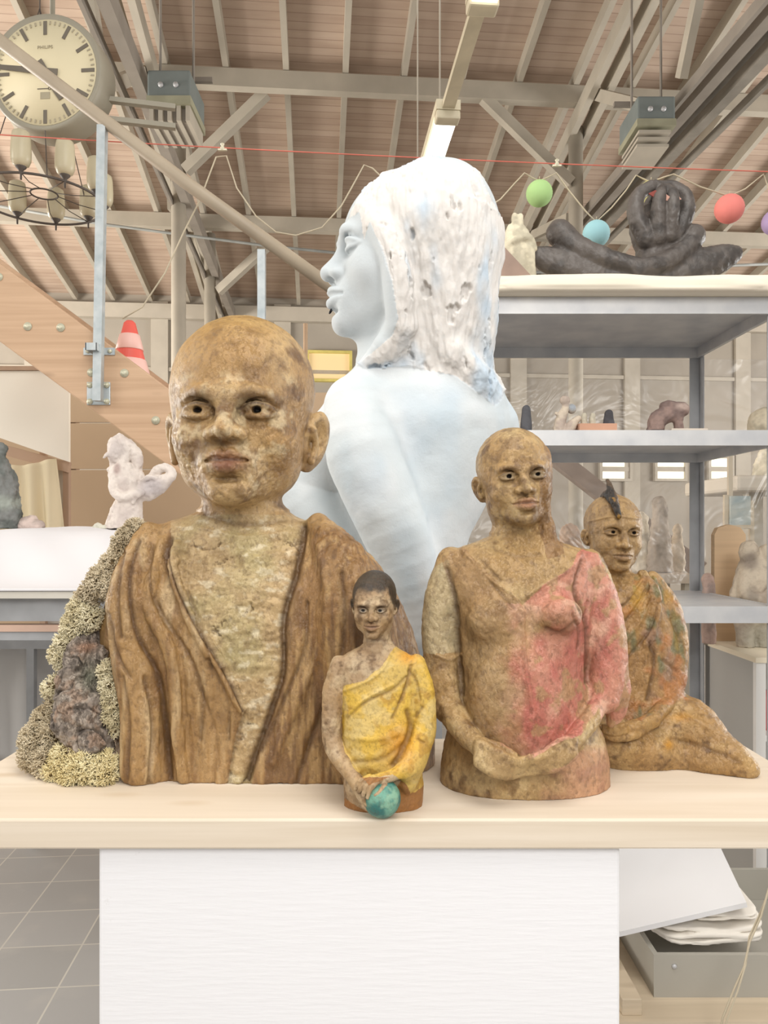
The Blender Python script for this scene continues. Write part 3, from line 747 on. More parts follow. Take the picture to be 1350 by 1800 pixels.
# ------------------------------------------------------------------ boy holding a ball
def boy():
    Yc = 1.095; by = HY + DROP * F0 / Yc
    S = Sculpt(axis(566, 766, 1.0), axis(-98, 62, 1.0, [(-60, -20, .8)]), axis(-by - 4, -998, 1.05, [(-1125, -998, .62)]))
    fr = head(S, (658, 1060, 2), 112, yaw=6, pitch=-5, roll=0, w=.90, eye='paint', lip=1.0, eyez=.45, ear=(.36, -.05, .42), earc=.9)
    S.tube([(662, 8, -1095), (664, 10, -1150)], [23, 25], 8)
    S.loft([(1132, 642, 690, 8, 20, 20), (1143, 622, 704, 8, 24, 24), (1153, 603, 722, 8, 30, 28), (1168, 594, 738, 8, 36, 32), (1190, 596, 742, 8, 40, 34), (1230, 600, 735, 6, 44, 36), (1280, 602, 733, 4, 48, 38), (1330, 602, 740, 4, 50, 40), (1380, 604, 745, 4, 46, 40), (by + 4, 606, 742, 4, 44, 40)], 10, 2.3, 8)
    # arm seen on the left, bare
    S.tube([(596, 1166, -2), (584, 1220, -4), (582, 1290, -8), (592, 1325, -18), (618, 1362, -46), (632, 1384, -58)], [14, 18, 16, 16, 12, 11], 5, persp=True)
    S.tube([(632, 1384, -58), (642, 1402, -66)], [12, 13], 4, persp=True)
    for i, (a, b, c) in enumerate([((640, 1394, -70), (650, 1408, -76), (659, 1414, -76)), ((636, 1398, -70), (645, 1414, -76), (655, 1421, -74)), ((632, 1400, -68), (640, 1418, -72), (651, 1427, -70))]):
        S.tube([a, b, c], [4.2, 4, 3.2], 1.2, persp=True)
    # arm seen on the right under the sleeve
    S.tube([(732, 1166, -2), (744, 1215, -6), (745, 1275, -12), (733, 1320, -26), (716, 1352, -44)], [16, 20, 22, 23, 20], 6, persp=True)
    S.tube([(738, 1290, -20), (728, 1340, -30), (716, 1376, -34)], [16, 19, 17], 8, persp=True)
    S.tube([(718, 1345, -48), (690, 1362, -60), (664, 1372, -66)], [12, 10.5, 11], 5, persp=True)
    for i, (a, b, c) in enumerate([((668, 1370, -76), (652, 1386, -84), (646, 1402, -84)), ((662, 1368, -76), (645, 1382, -82), (638, 1398, -82)), ((656, 1366, -74), (638, 1378, -79), (631, 1392, -78)), ((650, 1365, -70), (632, 1375, -74), (626, 1386, -73))]):
        S.tube([a, b, c], [4.6, 4.2, 3.4], 1.2, persp=True)
    S.tube([(676, 1380, -74), (668, 1392, -84), (660, 1398, -86)], [5, 4.4, 3.6], 1.5, persp=True)
    S.tube([(600, 1180, -24), (606, 1240, -40), (604, 1320, -44)], [1.5, 3, 2], 4, sub=True, persp=True)
    S.tube([(716, 1230, -46), (722, 1270, -48), (712, 1310, -52)], [2, 4, 3], 5, sub=True, persp=True)
    S.cut_below(-by)
    V, Q = S.mesh(); N = vnormals(V, Q); L = hl(V, fr); px, py = seen(V)
    hd = 1 - sstep(1122, 1130, py); px, py = wob(V, px, py, 2.5, 12)
    robe = inside(px, py, [(690, 1140), (700, 1132), (752, 1140), (785, 1240), (780, 1330), (742, 1384), (722, 1396), (712, 1376), (690, 1362), (660, 1366), (640, 1368), (624, 1352), (606, 1322), (600, 1290), (600, 1240), (604, 1206), (640, 1196), (672, 1170)])
    arm = inside(px, py, [(570, 1150), (598, 1160), (605, 1200), (601, 1250), (604, 1318), (622, 1350), (648, 1380), (700, 1360), (706, 1372), (690, 1390), (660, 1436), (600, 1400), (570, 1300)])
    robe = robe * (1 - arm * (px < 602))
    skirt = (1 - robe) * (1 - arm) * (py > 1366)
    h = (fbm(V, 16, 4) - .5) * 3.0 * (1 - hd * .6) + (fbm(V, 6, 3, (1, 1, 1), 9) - .5) * 1.2
    rf = relief(V, N, [([(600, 1216), (640, 1200), (672, 1178), (690, 1142)], 3, 2.2), ([(610, 1262), (640, 1236), (690, 1212), (714, 1190)], 3, -2.4), ([(612, 1256), (642, 1229), (690, 1204)], 3, 2.0),
                       ([(690, 1262), (704, 1232), (716, 1200), (722, 1170)], 3, -3), ([(606, 1296), (660, 1300), (700, 1290)], 5, 1.8), ([(620, 1340), (670, 1335), (706, 1310)], 5, -2), ([(730, 1260), (742, 1244)], 3, -2.5), ([(734, 1300), (746, 1306)], 2.5, -2),
                       ([(720, 1180), (732, 1200), (738, 1230)], 3, -2), ([(640, 1142), (656, 1150), (668, 1148)], 3, -1.4), ([(716, 1250), (722, 1280), (706, 1320), (690, 1345)], 5, -4)]); h += rf
    V = V + N * h[:, None]; V[:, 2] = np.maximum(V[:, 2], -by)
    C = clay_colors(V, N, (170, 142, 108), (210, 190, 156), (104, 78, 52), 26, off=33)
    Y = np.tile(np.array(lin((204, 172, 92))), (len(V), 1))
    Y = mixc(Y, (220, 180, 68), sstep(.45, .62, fbm(V, 40, 3, (1, 1, 1), 8)) * .8)
    Y = mixc(Y, (176, 134, 52), sstep(.55, .68, fbm(V, 22, 4, (1, 1, 1), 18)) * .75)
    Y = mixc(Y, (214, 190, 128), sstep(.54, .66, fbm(V, 30, 3, (1, 1, 1.4), 28)) * .55)
    Y = mixc(Y, (216, 146, 24), np.clip(np.exp(-(((px - 705) / 26) ** 2 + ((py - 1310) / 34) ** 2)) + np.exp(-(((px - 718) / 18) ** 2 + ((py - 1152) / 14) ** 2)), 0, 1) * .8)
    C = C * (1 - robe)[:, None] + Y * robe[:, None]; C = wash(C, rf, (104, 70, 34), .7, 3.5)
    C = mixc(C, (150, 96, 36), skirt * .85)
    hair = hd * (sstep(.68, .80, L[:, 2] + .30 * sstep(.22, .34, np.abs(L[:, 0])) - .22 * sstep(.1, -.25, L[:, 1]) * -1 + (fbm(V, 8, 3, (1, 1, 1), 3) - .5) * .12))
    C = mixc(C, (96, 72, 48), hd * sstep(.5, .62, fbm(V, 14, 4, (1, 1, 1), 5)) * .5)
    C = mixc(C, (34, 28, 22), hair * .93)
    C = paint_head(C, np.where(hd[:, None] > .5, L, 9), (140, 102, 80), lipt=.7, eyez=.45, w=.9, white=(176, 166, 150), brow=(70, 50, 34), iris=.03)
    o = place('boy_figurine', V, Q, C, Yc, CLAY_FINE, base=(670, by, 0))
    # the ball in his hands
    S = Sculpt(axis(625, 715, 1.2), axis(-120, 10, 1.2), axis(-by - 4, -1350, 1.2))
    c = PP((671, 1403, -62)); r = 31.5
    S.ell(c, (r, r, r * 1.02)); V, Q = S.mesh(); N = vnormals(V, Q)
    V = V + N * ((fbm(V, 12, 3) - .5) * 1.6)[:, None]
    V[:, 2] = np.maximum(V[:, 2], -by)
    B = np.tile(np.array(lin((112, 164, 144))), (len(V), 1))
    B = mixc(B, (44, 112, 108), sstep(.44, .62, fbm(V, 26, 4, (1, 1, 1), 4)) * .9); B = mixc(B, (150, 190, 160), sstep(.55, .7, fbm(V, 16, 3, (1, 1, 1), 44)) * .6)
    b = place('ball', V, Q, B, Yc, CLAY_FINE, parent=o); b['label'] = 'teal glazed ball held at the hip'
    return o

# ------------------------------------------------------------------ woman in the pink drape
def pink_woman():
    Yc = 1.2; by = HY + DROP * F0 / Yc
    S = Sculpt(axis(735, 1112, 1.9, [(830, 985, 1.05)]), axis(-150, 100, 1.9, [(-90, -30, 1.1)]), axis(-by - 5, -744, 1.9, [(-940, -744, 1.0)]))
    fr = head(S, (905, 838, 0), 174, yaw=-3, pitch=2, roll=-4, w=.97, eye='hole', ears=(1, 0), lip=1.15, eyez=.475, ear=(.365, -.08, .40), earc=.9)
    # swept-back hair and the tail of hair down the neck
    S.tube([(954, 800, 6), (958, 845, 2), (955, 890, -2), (960, 930, -12), (970, 966, -22)], [12, 12, 11, 15, 12], 12, persp=True)
    S.tube([(908, 8, -900), (908, 12, -960), (908, 14, -1000)], [41, 42, 55], 16)
    S.loft([(942, 868, 950, 10, 36, 36), (955, 830, 990, 10, 44, 42), (966, 795, 1030, 10, 52, 48), (985, 780, 1048, 10, 66, 54), (1030, 778, 1052, 8, 78, 60), (1100, 792, 1040, 6, 84, 64), (1180, 800, 1030, 4, 86, 66), (1250, 796, 1040, 2, 92, 68), (1300, 782, 1062, 2, 98, 72), (1340, 776, 1068, 2, 102, 74), (by + 4, 774, 1069, 2, 102, 74)], 20, 2.25, 14)
    S.ell(PP((985, 1082, -78)), (36, 24, 30), 16); S.ell(PP((868, 1090, -66)), (40, 22, 34), 26)
    S.ell(PP((905, 1235, -76)), (70, 24, 80), 40)
    # arms
    S.tube([(792, 985, 5), (776, 1050, 0), (770, 1120, -8), (776, 1190, -18), (788, 1240, -30)], [24, 30, 29, 26, 24], 8, persp=True)
    S.tube([(775, 1150, -12), (780, 1200, -20), (790, 1245, -32)], [29, 31, 26], 6, persp=True)
    S.tube([(786, 1240, -34), (812, 1282, -78), (846, 1318, -112)], [24, 19, 15], 7, persp=True)
    S.tube([(1036, 990, 5), (1054, 1050, 0), (1066, 1120, -8), (1068, 1180, -18), (1060, 1225, -30)], [25, 31, 34, 32, 28], 8, persp=True)
    S.tube([(1072, 1150, -14), (1086, 1210, -10), (1082, 1250, -8), (1074, 1272, -6)], [22, 22, 17, 7], 10, persp=True)
    S.tube([(1056, 1232, -38), (1030, 1274, -78), (1002, 1308, -104)], [17, 16.5, 15], 5, persp=True)
    # cupped hands
    for k in range(5):
        t = (k - 2) / 2
        S.tube([(842, 1308 + 8*k, -118 - 3*k), (872, 1322 + 9*k, -132 - k), (905, 1338 + 5.5*k, -134 + 2*k), (936, 1342 + 3*k, -126 + 3*k)], [9, 9.5, 8, 5], 3, persp=True)
        S.tube([(1006, 1300 + 7*k, -110 - 3*k), (978, 1316 + 8*k, -124 - k), (945, 1330 + 6*k, -130 + 2*k), (912, 1338 + 5*k, -130 + 3*k)], [9, 9, 8, 5], 3, persp=True)
    S.tube([(850, 1304, -114), (880, 1314, -120), (905, 1328, -122)], [7, 6.5, 5], 2, persp=True)
    S.tube([(1000, 1298, -108), (985, 1304, -112), (962, 1318, -118)], [7, 6.5, 5], 2, persp=True)
    S.tube([(800, 1070, -34), (808, 1150, -52), (812, 1210, -62)], [2, 4, 4], 7, sub=True, persp=True)
    S.tube([(1032, 1060, -44), (1030, 1140, -56), (1026, 1210, -62)], [2, 4, 4], 7, sub=True, persp=True)
    S.cut_below(-by)
    V, Q = S.mesh(); N = vnormals(V, Q); L = hl(V, fr); px, py = seen(V)
    hd = 1 - sstep(918, 930, py); px, py = wob(V, px, py, 7, 34)
    h = (fbm(V, 24, 4) - .5) * 4.5 * (1 - .6 * hd) + (fbm(V, 8, 3, (1, 1, 1), 5) - .5) * 2.2
    tail = inside(px, py, [(948, 850), (975, 800), (985, 900), (990, 975), (965, 985), (948, 930)])
    h += (fbm(V, 9, 3, (1, 1, .4), 15) - .5) * 6 * tail
    rf = relief(V, N, [([(812, 965), (850, 1010), (900, 1045), (918, 1075)], 4, 3), ([(918, 1052), (960, 1025), (1000, 1000), (1022, 975)], 4, 3), ([(826, 985), (868, 1030), (905, 1070)], 3, -2.5), ([(846, 985), (880, 1020)], 3, -2),
                       ([(785, 1000), (800, 1060), (806, 1140), (812, 1220)], 5, -4), ([(1022, 985), (1010, 1040), (1030, 1100), (1032, 1200)], 4, -4), ([(1008, 1080), (1018, 1110), (1016, 1140)], 3, -3), ([(765, 1150), (790, 1160), (808, 1150)], 3, 3),
                       ([(918, 1075), (925, 1180), (938, 1260), (930, 1330)], 4, 3), ([(960, 1105), (985, 1112), (1010, 1095)], 4, -3), ([(870, 965), (905, 978), (950, 975)], 4, -1.6)]); h += rf
    V = V + N * h[:, None]; V[:, 2] = np.maximum(V[:, 2], -by)
    C = clay_colors(V, N, (168, 137, 92), (206, 182, 134), (98, 70, 40), 44, off=90)
    armL = inside(px, py, [(740, 1010), (790, 985), (803, 1060), (806, 1145), (760, 1150), (740, 1150)])
    C = mixc(C, (184, 172, 138), armL * .6)
    drape = inside(px, py, [(778, 985), (812, 958), (856, 1005), (918, 1060), (945, 1330), (870, 1320), (820, 1230), (804, 1150), (800, 1050)]) * (N[:, 1] < .4)
    C = mixc(C, (150, 116, 76), drape * .6)
    pk = inside(px, py, [(918, 1062), (960, 1025), (1000, 1000), (1020, 965), (1050, 975), (1125, 1120), (1115, 1300), (1060, 1290), (1055, 1240), (1020, 1290), (960, 1318), (930, 1335), (880, 1310), (845, 1250), (845, 1150), (880, 1060)]) * (N[:, 1] < .75)
    thr = np.interp(py, [1060, 1120, 1250, 1330], [922, 915, 888, 905])
    soft = pk * sstep(-45, 50, px - thr + (fbm(V, 44, 4, (1, 1, .8), 9) - .5) * 150)
    PK = np.tile(np.array(lin((196, 132, 112))), (len(V), 1))
    PK = mixc(PK, (220, 174, 150), sstep(.47, .62, fbm(V, 40, 4, (1, 1, 1), 19)) * .8)
    PK = mixc(PK, (178, 88, 82), sstep(.48, .72, fbm(V, 46, 3, (1, 1, .7), 29)) * .75)
    PK = mixc(PK, (168, 136, 94), sstep(.55, .64, fbm(V, 28, 4, (1, 1, 1), 39)) * .7)
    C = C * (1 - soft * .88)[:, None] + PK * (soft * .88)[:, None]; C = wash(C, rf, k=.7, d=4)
    low = (1 - pk) * sstep(930, 1010, px + (fbm(V, 40, 3, (1, 1, 1), 79) - .5) * 110) * sstep(1300, 1325, py) * (1 - inside(px, py, [(840, 1300), (930, 1340), (1010, 1285), (1062, 1235), (1070, 1260), (1000, 1345), (920, 1372), (860, 1350)]))
    C = mixc(C, (202, 150, 122), low * .6)
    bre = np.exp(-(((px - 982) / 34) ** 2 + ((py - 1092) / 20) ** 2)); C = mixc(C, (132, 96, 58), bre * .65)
    C = mixc(C, (120, 82, 44), tail * .6)
    C = mixc(C, (150, 108, 58), hd * sstep(.2, .34, L[:, 0]) * sstep(.5, .7, L[:, 2]) * .6)
    C = mixc(C, (100, 74, 48), hd * sstep(.5, .62, fbm(V, 18, 4, (1, 1, 1), 5)) * .45)
    C = paint_head(C, np.where(hd[:, None] > .5, L, 9), (168, 116, 88), lipt=.8, eyez=.475, w=.97, white=(160, 144, 116), brow=(98, 72, 44), iris=.026, pupil=(36, 30, 26))
    return place('woman_bust', V, Q, C, Yc, CLAY, base=(915, by, 0))

# ------------------------------------------------------------------ seated figure with the crest of hair
def seated():
    Yc = 1.33; by = HY + DROP * F0 / Yc
    S = Sculpt(axis(1008, 1352, 1.7, [(1020, 1135, 1.0)]), axis(-150, 95, 1.7, [(-70, -20, 1.0)]), axis(-by - 5, -820, 1.7, [(-1015, -820, .95)]))
    fr = head(S, (1079, 936, 2), 134, yaw=-3, pitch=0, roll=2, w=.93, eye='hole', lip=.95, eyez=.50, ear=(.375, -.06, .42), earc=.75)
    S.F[:] = np.maximum(S.F, 0 * S.F + (S.ax[2] + 871)[None, None, :] * .9 - 2)
    S.tube([(1076, 8, -985), (1077, 12, -1040)], [29, 34], 10)
    S.loft([(1006, 1050, 1110, 10, 30, 30), (1016, 1030, 1140, 10, 40, 36), (1030, 1020, 1160, 10, 48, 42), (1070, 1022, 1180, 8, 56, 48), (1130, 1030, 1192, 6, 60, 50), (1200, 1030, 1192, 4, 62, 54), (1250, 1020, 1196, 2, 70, 60), (1300, 1010, 1215, 0, 78, 64), (by + 4, 1004, 1230, 0, 82, 66)], 14, 2.2, 12)
    S.tube([(1146, 1022, 4), (1172, 1070, 0), (1184, 1130, -6), (1182, 1190, -16), (1170, 1228, -34)], [18, 24, 24, 24, 22], 8, persp=True)
    S.tube([(1130, 1010, -14), (1146, 1040, -34), (1150, 1080, -44), (1140, 1130, -52)], [9, 11, 10, 8], 8, persp=True)
    # leg folded out to the right
    S.tube([(1150, 1290, -20), (1205, 1275, -30), (1250, 1310, -62), (1290, 1334, -92), (1318, 1350, -108)], [52, 50, 36, 26, 15], 14, persp=True)
    S.tube([(1165, 1320, -40), (1240, 1340, -80), (1310, 1358, -110)], [22, 22, 12], 16, persp=True)
    S.tube([(1040, 1300, -60), (1090, 1312, -70), (1150, 1318, -60)], [26, 30, 30], 20, persp=True)
    # forearm and hands resting in the lap
    S.tube([(1170, 1238, -56), (1146, 1264, -84), (1110, 1278, -98), (1078, 1282, -102)], [13, 12, 10, 8], 3, persp=True)
    S.tube([(1150, 1270, -84), (1110, 1292, -100), (1076, 1294, -104), (1052, 1284, -98)], [9, 9, 8, 8], 3, persp=True)
    for k in range(3): S.tube([(1100, 1274 + 6*k, -108), (1078, 1278 + 6*k, -112), (1060, 1276 + 5*k, -108)], [4.5, 4.2, 3.5], 1.2, persp=True)
    S.tube([(1150, 1130, -54), (1140, 1190, -62), (1132, 1250, -76)], [2, 3.5, 3], 6, sub=True, persp=True)
    S.cut_below(-by)
    V, Q = S.mesh(); N = vnormals(V, Q); L = hl(V, fr); px, py = seen(V)
    hd = 1 - sstep(996, 1004, py); px, py = wob(V, px, py, 5, 24)
    h = (fbm(V, 20, 4) - .5) * 4.5 * (1 - .7 * hd) + (fbm(V, 7, 3, (1, 1, 1), 5) - .5) * 1.8
    rf = relief(V, N, [([(1060, 1085), (1100, 1055), (1128, 1020)], 3, 2.5), ([(1070, 1120), (1110, 1080), (1140, 1030)], 3, -3), ([(1075, 1150), (1120, 1100), (1148, 1050)], 4, 3), ([(1100, 1160), (1140, 1110), (1160, 1060)], 3, -3), ([(1142, 1130), (1150, 1165), (1138, 1230)], 4, -4),
                       ([(1150, 1015), (1160, 1060), (1150, 1110)], 3, 3), ([(1180, 1090), (1196, 1130)], 3, -2.5), ([(1165, 1160), (1190, 1180)], 3, -2.5), ([(1190, 1250), (1230, 1270), (1270, 1300)], 5, 3), ([(1180, 1300), (1230, 1312), (1300, 1340)], 5, -2.5), ([(1034, 917), (1080, 908), (1122, 912)], 2, 1.5)]); h += rf
    V = V + N * h[:, None]; V[:, 2] = np.maximum(V[:, 2], -by)
    C = clay_colors(V, N, (162, 128, 82), (190, 160, 110), (92, 64, 36), 34, off=140)
    gar = inside(px, py, [(1068, 1090), (1104, 1060), (1118, 1010), (1160, 1012), (1215, 1100), (1215, 1230), (1170, 1240), (1128, 1270), (1075, 1260)])
    C = mixc(C, (154, 116, 70), gar * .6)
    C = mixc(C, (140, 112, 104), gar * sstep(.46, .70, fbm(V, 34, 3, (1, 1, 1), 7)) * .5)
    C = mixc(C, (92, 104, 76), gar * sstep(.56, .68, fbm(V, 28, 3, (1, 1, .6), 97)) * .7)
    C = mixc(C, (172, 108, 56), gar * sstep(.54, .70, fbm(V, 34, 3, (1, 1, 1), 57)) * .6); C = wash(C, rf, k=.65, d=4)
    C = mixc(C, (190, 146, 40), gar * np.clip(np.exp(-(((px - 1118) / 18) ** 2 + ((py - 1048) / 24) ** 2)) + .5 * sstep(.56, .70, fbm(V, 34, 3, (1, 1, .5), 67)), 0, 1) * .65)
    C = mixc(C, (196, 138, 36), np.exp(-(((px - 1174) / 9) ** 2 + ((py - 1310) / 10) ** 2)) * .8 + .6 * np.exp(-(((px - 1195) / 22) ** 2 + ((py - 1262) / 8) ** 2)))
    C = mixc(C, (164, 134, 90), hd * .7)
    C = mixc(C, (112, 84, 52), hd * sstep(.52, .64, fbm(V, 16, 4, (1, 1, 1), 5)) * .4)
    C = paint_head(C, np.where(hd[:, None] > .5, L, 9), (136, 104, 76), lipt=.6, eyez=.50, w=.93, iris=.026)
    o = place('seated_figurine', V, Q, C, Yc, CLAY, base=(1110, by, 0))
    # crest
    S = Sculpt(axis(1040, 1115, .8), axis(-75, 50, 1.0), axis(-915, -828, .8))
    S.tube([(1088, 908, -52), (1081, 884, -44), (1074, 862, -32), (1068, 845, -22)], [4, 6, 6.5, 3], 2, persp=True)
    S.tube([(1081, 886, -40), (1070, 870, -12), (1062, 872, 14)], [6, 9, 7], 6, persp=True)
    V, Q = S.mesh(); N = vnormals(V, Q); V = V + N * ((fbm(V, 8, 3) - .5) * 4)[:, None]
    C = np.tile(np.array(lin((34, 28, 22))), (len(V), 1)); C = mixc(C, (160, 118, 40), sstep(.54, .62, fbm(V, 9, 3, (1, 1, 1), 4)) * .8 * (V[:, 2] < -876)); C = mixc(C, (110, 84, 56), sstep(.5, .6, fbm(V, 12, 3, (1, 1, 1), 14)) * .4)
    c = place('crest', V, Q, C, Yc, CLAY_FINE, parent=o); c['label'] = 'black pointed crest of hair'
    return o

# ------------------------------------------------------------------ white-blue woman seen from behind
WHITE = clay_mat('white_plaster', rough=.75, bump=.25, bscale=60, speck=(196, 206, 212), speck_amt=.15, spec=.25, crack=.05, streak=(1, 1, 1))
def white_woman():
    Yc = 1.8; by = 1172
    S = Sculpt(axis(480, 960, 2.4, [(560, 885, 1.7)]), axis(-190, 170, 2.6), axis(-by - 6, -270, 2.4, [(-720, -270, 1.7)]))
    fr = head(S, (716, 452, 6), 300, yaw=82, pitch=6, roll=0, w=.98, eye='none', ears=(0, 0), lip=1.05, chin=1, lid=.8)
    # hair mass
    S.ell((752, 0, -414), (120, 118, 124), 10)
    S.ell((790, 0, -430), (86, 108, 140), 20)
    S.loft([(400, 700, 872, 0, 100, 90), (480, 690, 876, 0, 104, 92), (540, 692, 874, 0, 98, 90), (600, 690, 868, 0, 88, 84), (640, 660, 866, 4, 78, 74), (680, 740, 866, 10, 72, 62), (712, 830, 876, 20, 40, 30)], 18, 2.2, 14)
    S.tube([(642, 372, -62), (668, 400, -92), (690, 450, -104), (700, 510, -100), (706, 570, -88)], [16, 20, 22, 24, 26], 14, persp=True)
    S.tube([(700, 580, -60), (680, 610, -70), (640, 645, -50)], [26, 24, 12], 16, persp=True)
    S.tube([(800, 620, -66), (840, 660, -60), (866, 700, -30)], [26, 22, 12], 16, persp=True)
    S.tube([(700, 20, -560), (712, 24, -690)], [66, 92], 24)
    # back, shoulder, arm
    S.loft([(640, 640, 830, 30, 76, 60), (660, 598, 870, 30, 92, 80), (690, 574, 890, 30, 112, 90), (740, 572, 908, 30, 122, 96), (800, 582, 898, 30, 118, 96), (860, 600, 872, 26, 112, 92), (930, 628, 832, 20, 104, 86), (1000, 654, 806, 12, 96, 80), (1070, 674, 782, 6, 86, 72), (1130, 690, 766, 0, 76, 62), (by + 4, 700, 752, 0, 64, 52)], 26, 2.2, 20)
    S.tube([(625, 715, -60), (640, 800, -92), (680, 900, -100), (722, 1010, -92), (742, 1100, -70)], [54, 62, 58, 48, 34], 26, persp=True)
    S.tube([(590, 780, 40), (545, 850, 50), (540, 890, 40), (600, 960, 20)], [56, 56, 56, 50], 40, persp=True)
    S.ell(PP((512, 872, 45)), (20, 22, 22), 34)
    S.tube([(878, 742, 20), (888, 800, 40), (882, 850, 60)], [26, 26, 22], 24, persp=True)
    S.tube([(752, 800, -96), (762, 880, -104), (775, 970, -98)], [1, 2.5, 1.5], 12, sub=True, persp=True)
    S.tube([(578, 780, -30), (592, 870, -50), (612, 950, -60)], [1, 2, 1], 12, sub=True, persp=True)
    S.cut_below(-by)
    V, Q = S.mesh(); N = vnormals(V, Q); px, py = seen(V); L = hl(V, fr)
    hairm = inside(px, py, [(612, 385), (640, 330), (690, 285), (760, 268), (840, 300), (885, 390), (885, 700), (870, 715), (840, 690), (800, 660), (720, 645), (640, 648), (630, 640), (690, 590), (700, 560), (690, 500), (672, 440), (650, 390), (640, 420), (632, 372)])
    hairm = hairm * (1 - .0)
    h = (fbm(V, 60, 3) - .5) * 6 * (1 - hairm) * sstep(640, 680, py)
    a = fbm(V, 36, 4, (1, 1, .38), 30); b = fbm(V, 22, 4, (1, 1, .5), 60)
    h += 9 * hairm * sstep(600, 650, py) * (fbm(V, 15, 4, (1, 1, .8), 906) - .35)
    h += hairm * ((a - .5) * 18 + (fbm(V, 10, 3, (1.5, 1.5, .22), 66) - .5) * 7 - 10 * sstep(.64, .74, b) * sstep(320, 370, py))
    V = V + N * h[:, None]; V[:, 2] = np.maximum(V[:, 2], -by)
    C = np.tile(np.array(lin((200, 208, 212))), (len(V), 1))
    C = mixc(C, (212, 217, 220), sstep(.45, .62, fbm(V, 90, 3, (1, 1, 1), 4)) * .8)
    C = mixc(C, (188, 195, 199), (1 - hairm) * (1 - sstep(600, 640, py)) * .75)
    C = mixc(C, (218, 212, 206), hairm * .8)
    C = mixc(C, (170, 194, 214), hairm * sstep(.48, .72, fbm(V, 60, 3, (1, 1, .5), 14)) * .7)
    C = mixc(C, (172, 196, 214), (1 - hairm) * sstep(.45, .8, fbm(V, 90, 3, (1, 1, .6), 24)) * .4 * sstep(650, 700, py))
    o = place('woman_torso', V, Q, C, Yc, WHITE, base=(725, by, 0))
    # lip ring
    mb = MB(); c = Vector(PP((583, 546, -8))); s = Yc / F0
    pts = [Vector(((c.x - CX + 3 * math.cos(t) - 1) * s, Yc + (c.y + 5.5 * math.sin(t)) * s, ZC + (c.z + HY + 5.5 * math.cos(t) * .9) * s)) for t in np.linspace(0, 2 * math.pi, 14)[:-1]]
    mb.tube(pts, .0016, 6, closed=True); r = mb.build('lip_ring', mat('dark_ring', (50, 50, 54), .3, metal=1), o); r['label'] = 'small dark metal lip ring'
    return o

BUST, BY = large_bust()
tag(BUST, 'large bald clay bust with open brown robe and moss down one arm', 'sculpture', 'clay figures on the pine board')
BOY = boy(); tag(BOY, 'small clay boy in yellow robe holding a teal ball', 'sculpture', 'clay figures on the pine board')
PINK = pink_woman(); tag(PINK, 'clay woman with pink drape and cupped hands on the pine board', 'sculpture', 'clay figures on the pine board')
SEAT = seated(); tag(SEAT, 'seated clay figure with black pointed crest and outstretched leg', 'sculpture', 'clay figures on the pine board')
WW = white_woman(); tag(WW, 'large white-blue plaster woman seen from behind with long rough hair', 'sculpture')
# ------------------------------------------------------------------ pine board and white plinth
def pine_mat(name, c=(224, 211, 193), c2=(210, 195, 174), c3=(198, 176, 146)):
    m, nt, b = new_mat(name); N = nt.nodes; L = nt.links
    tc = N.new('ShaderNodeTexCoord'); mp = N.new('ShaderNodeMapping'); mp.inputs['Scale'].default_value = (.9, 14, 30); L.new(tc.outputs['Object'], mp.inputs[0])
    n1 = N.new('ShaderNodeTexNoise'); n1.inputs['Scale'].default_value = 1.6; n1.inputs['Detail'].default_value = 5; n1.inputs['Distortion'].default_value = .5; L.new(mp.outputs[0], n1.inputs['Vector'])
    rp = N.new('ShaderNodeValToRGB'); e = rp.color_ramp.elements; e[0].position = .30; e[0].color = (*lin(c2), 1); e[1].position = .62; e[1].color = (*lin(c), 1)
    L.new(n1.outputs[0], rp.inputs[0])
    m2 = N.new('ShaderNodeMapping'); m2.inputs['Scale'].default_value = (3.2, 9, 9); m2.inputs['Location'].default_value = (.31, .2, 0); L.new(tc.outputs['Object'], m2.inputs[0])
    vo = N.new('ShaderNodeTexVoronoi'); vo.inputs['Scale'].default_value = 1.0; L.new(m2.outputs[0], vo.inputs['Vector'])
    kr = N.new('ShaderNodeValToRGB'); kr.color_ramp.elements[0].position = .03; kr.color_ramp.elements[0].color = (.55, .55, .55, 1); kr.color_ramp.elements[1].position = .13; kr.color_ramp.elements[1].color = (0, 0, 0, 1); L.new(vo.outputs[0], kr.inputs[0])
    mx = N.new('ShaderNodeMix'); mx.data_type = 'RGBA'; L.new(kr.outputs[0], mx.inputs[0]); L.new(rp.outputs[0], mx.inputs[6]); mx.inputs[7].default_value = (*lin(c3), 1)
    L.new(mx.outputs[2], b.inputs['Base Color']); b.inputs['Roughness'].default_value = .6
    bp = N.new('ShaderNodeBump'); bp.inputs['Strength'].default_value = .12; bp.inputs['Distance'].default_value = .004; L.new(n1.outputs[0], bp.inputs['Height']); L.new(bp.outputs[0], b.inputs['Normal'])
    return m
M_PINE = pine_mat('limed_pine')
YF = DROP * F0 / (1440 - HY); YK = DROP * F0 / (1298 - HY)
mb = MB(); mb.box((-.652, YF, ZB - .041), (.655, YK, ZB))
tag(mb.build('board', M_PINE, bevel=.003), 'thick pale pine board carrying the four clay figures', 'board')
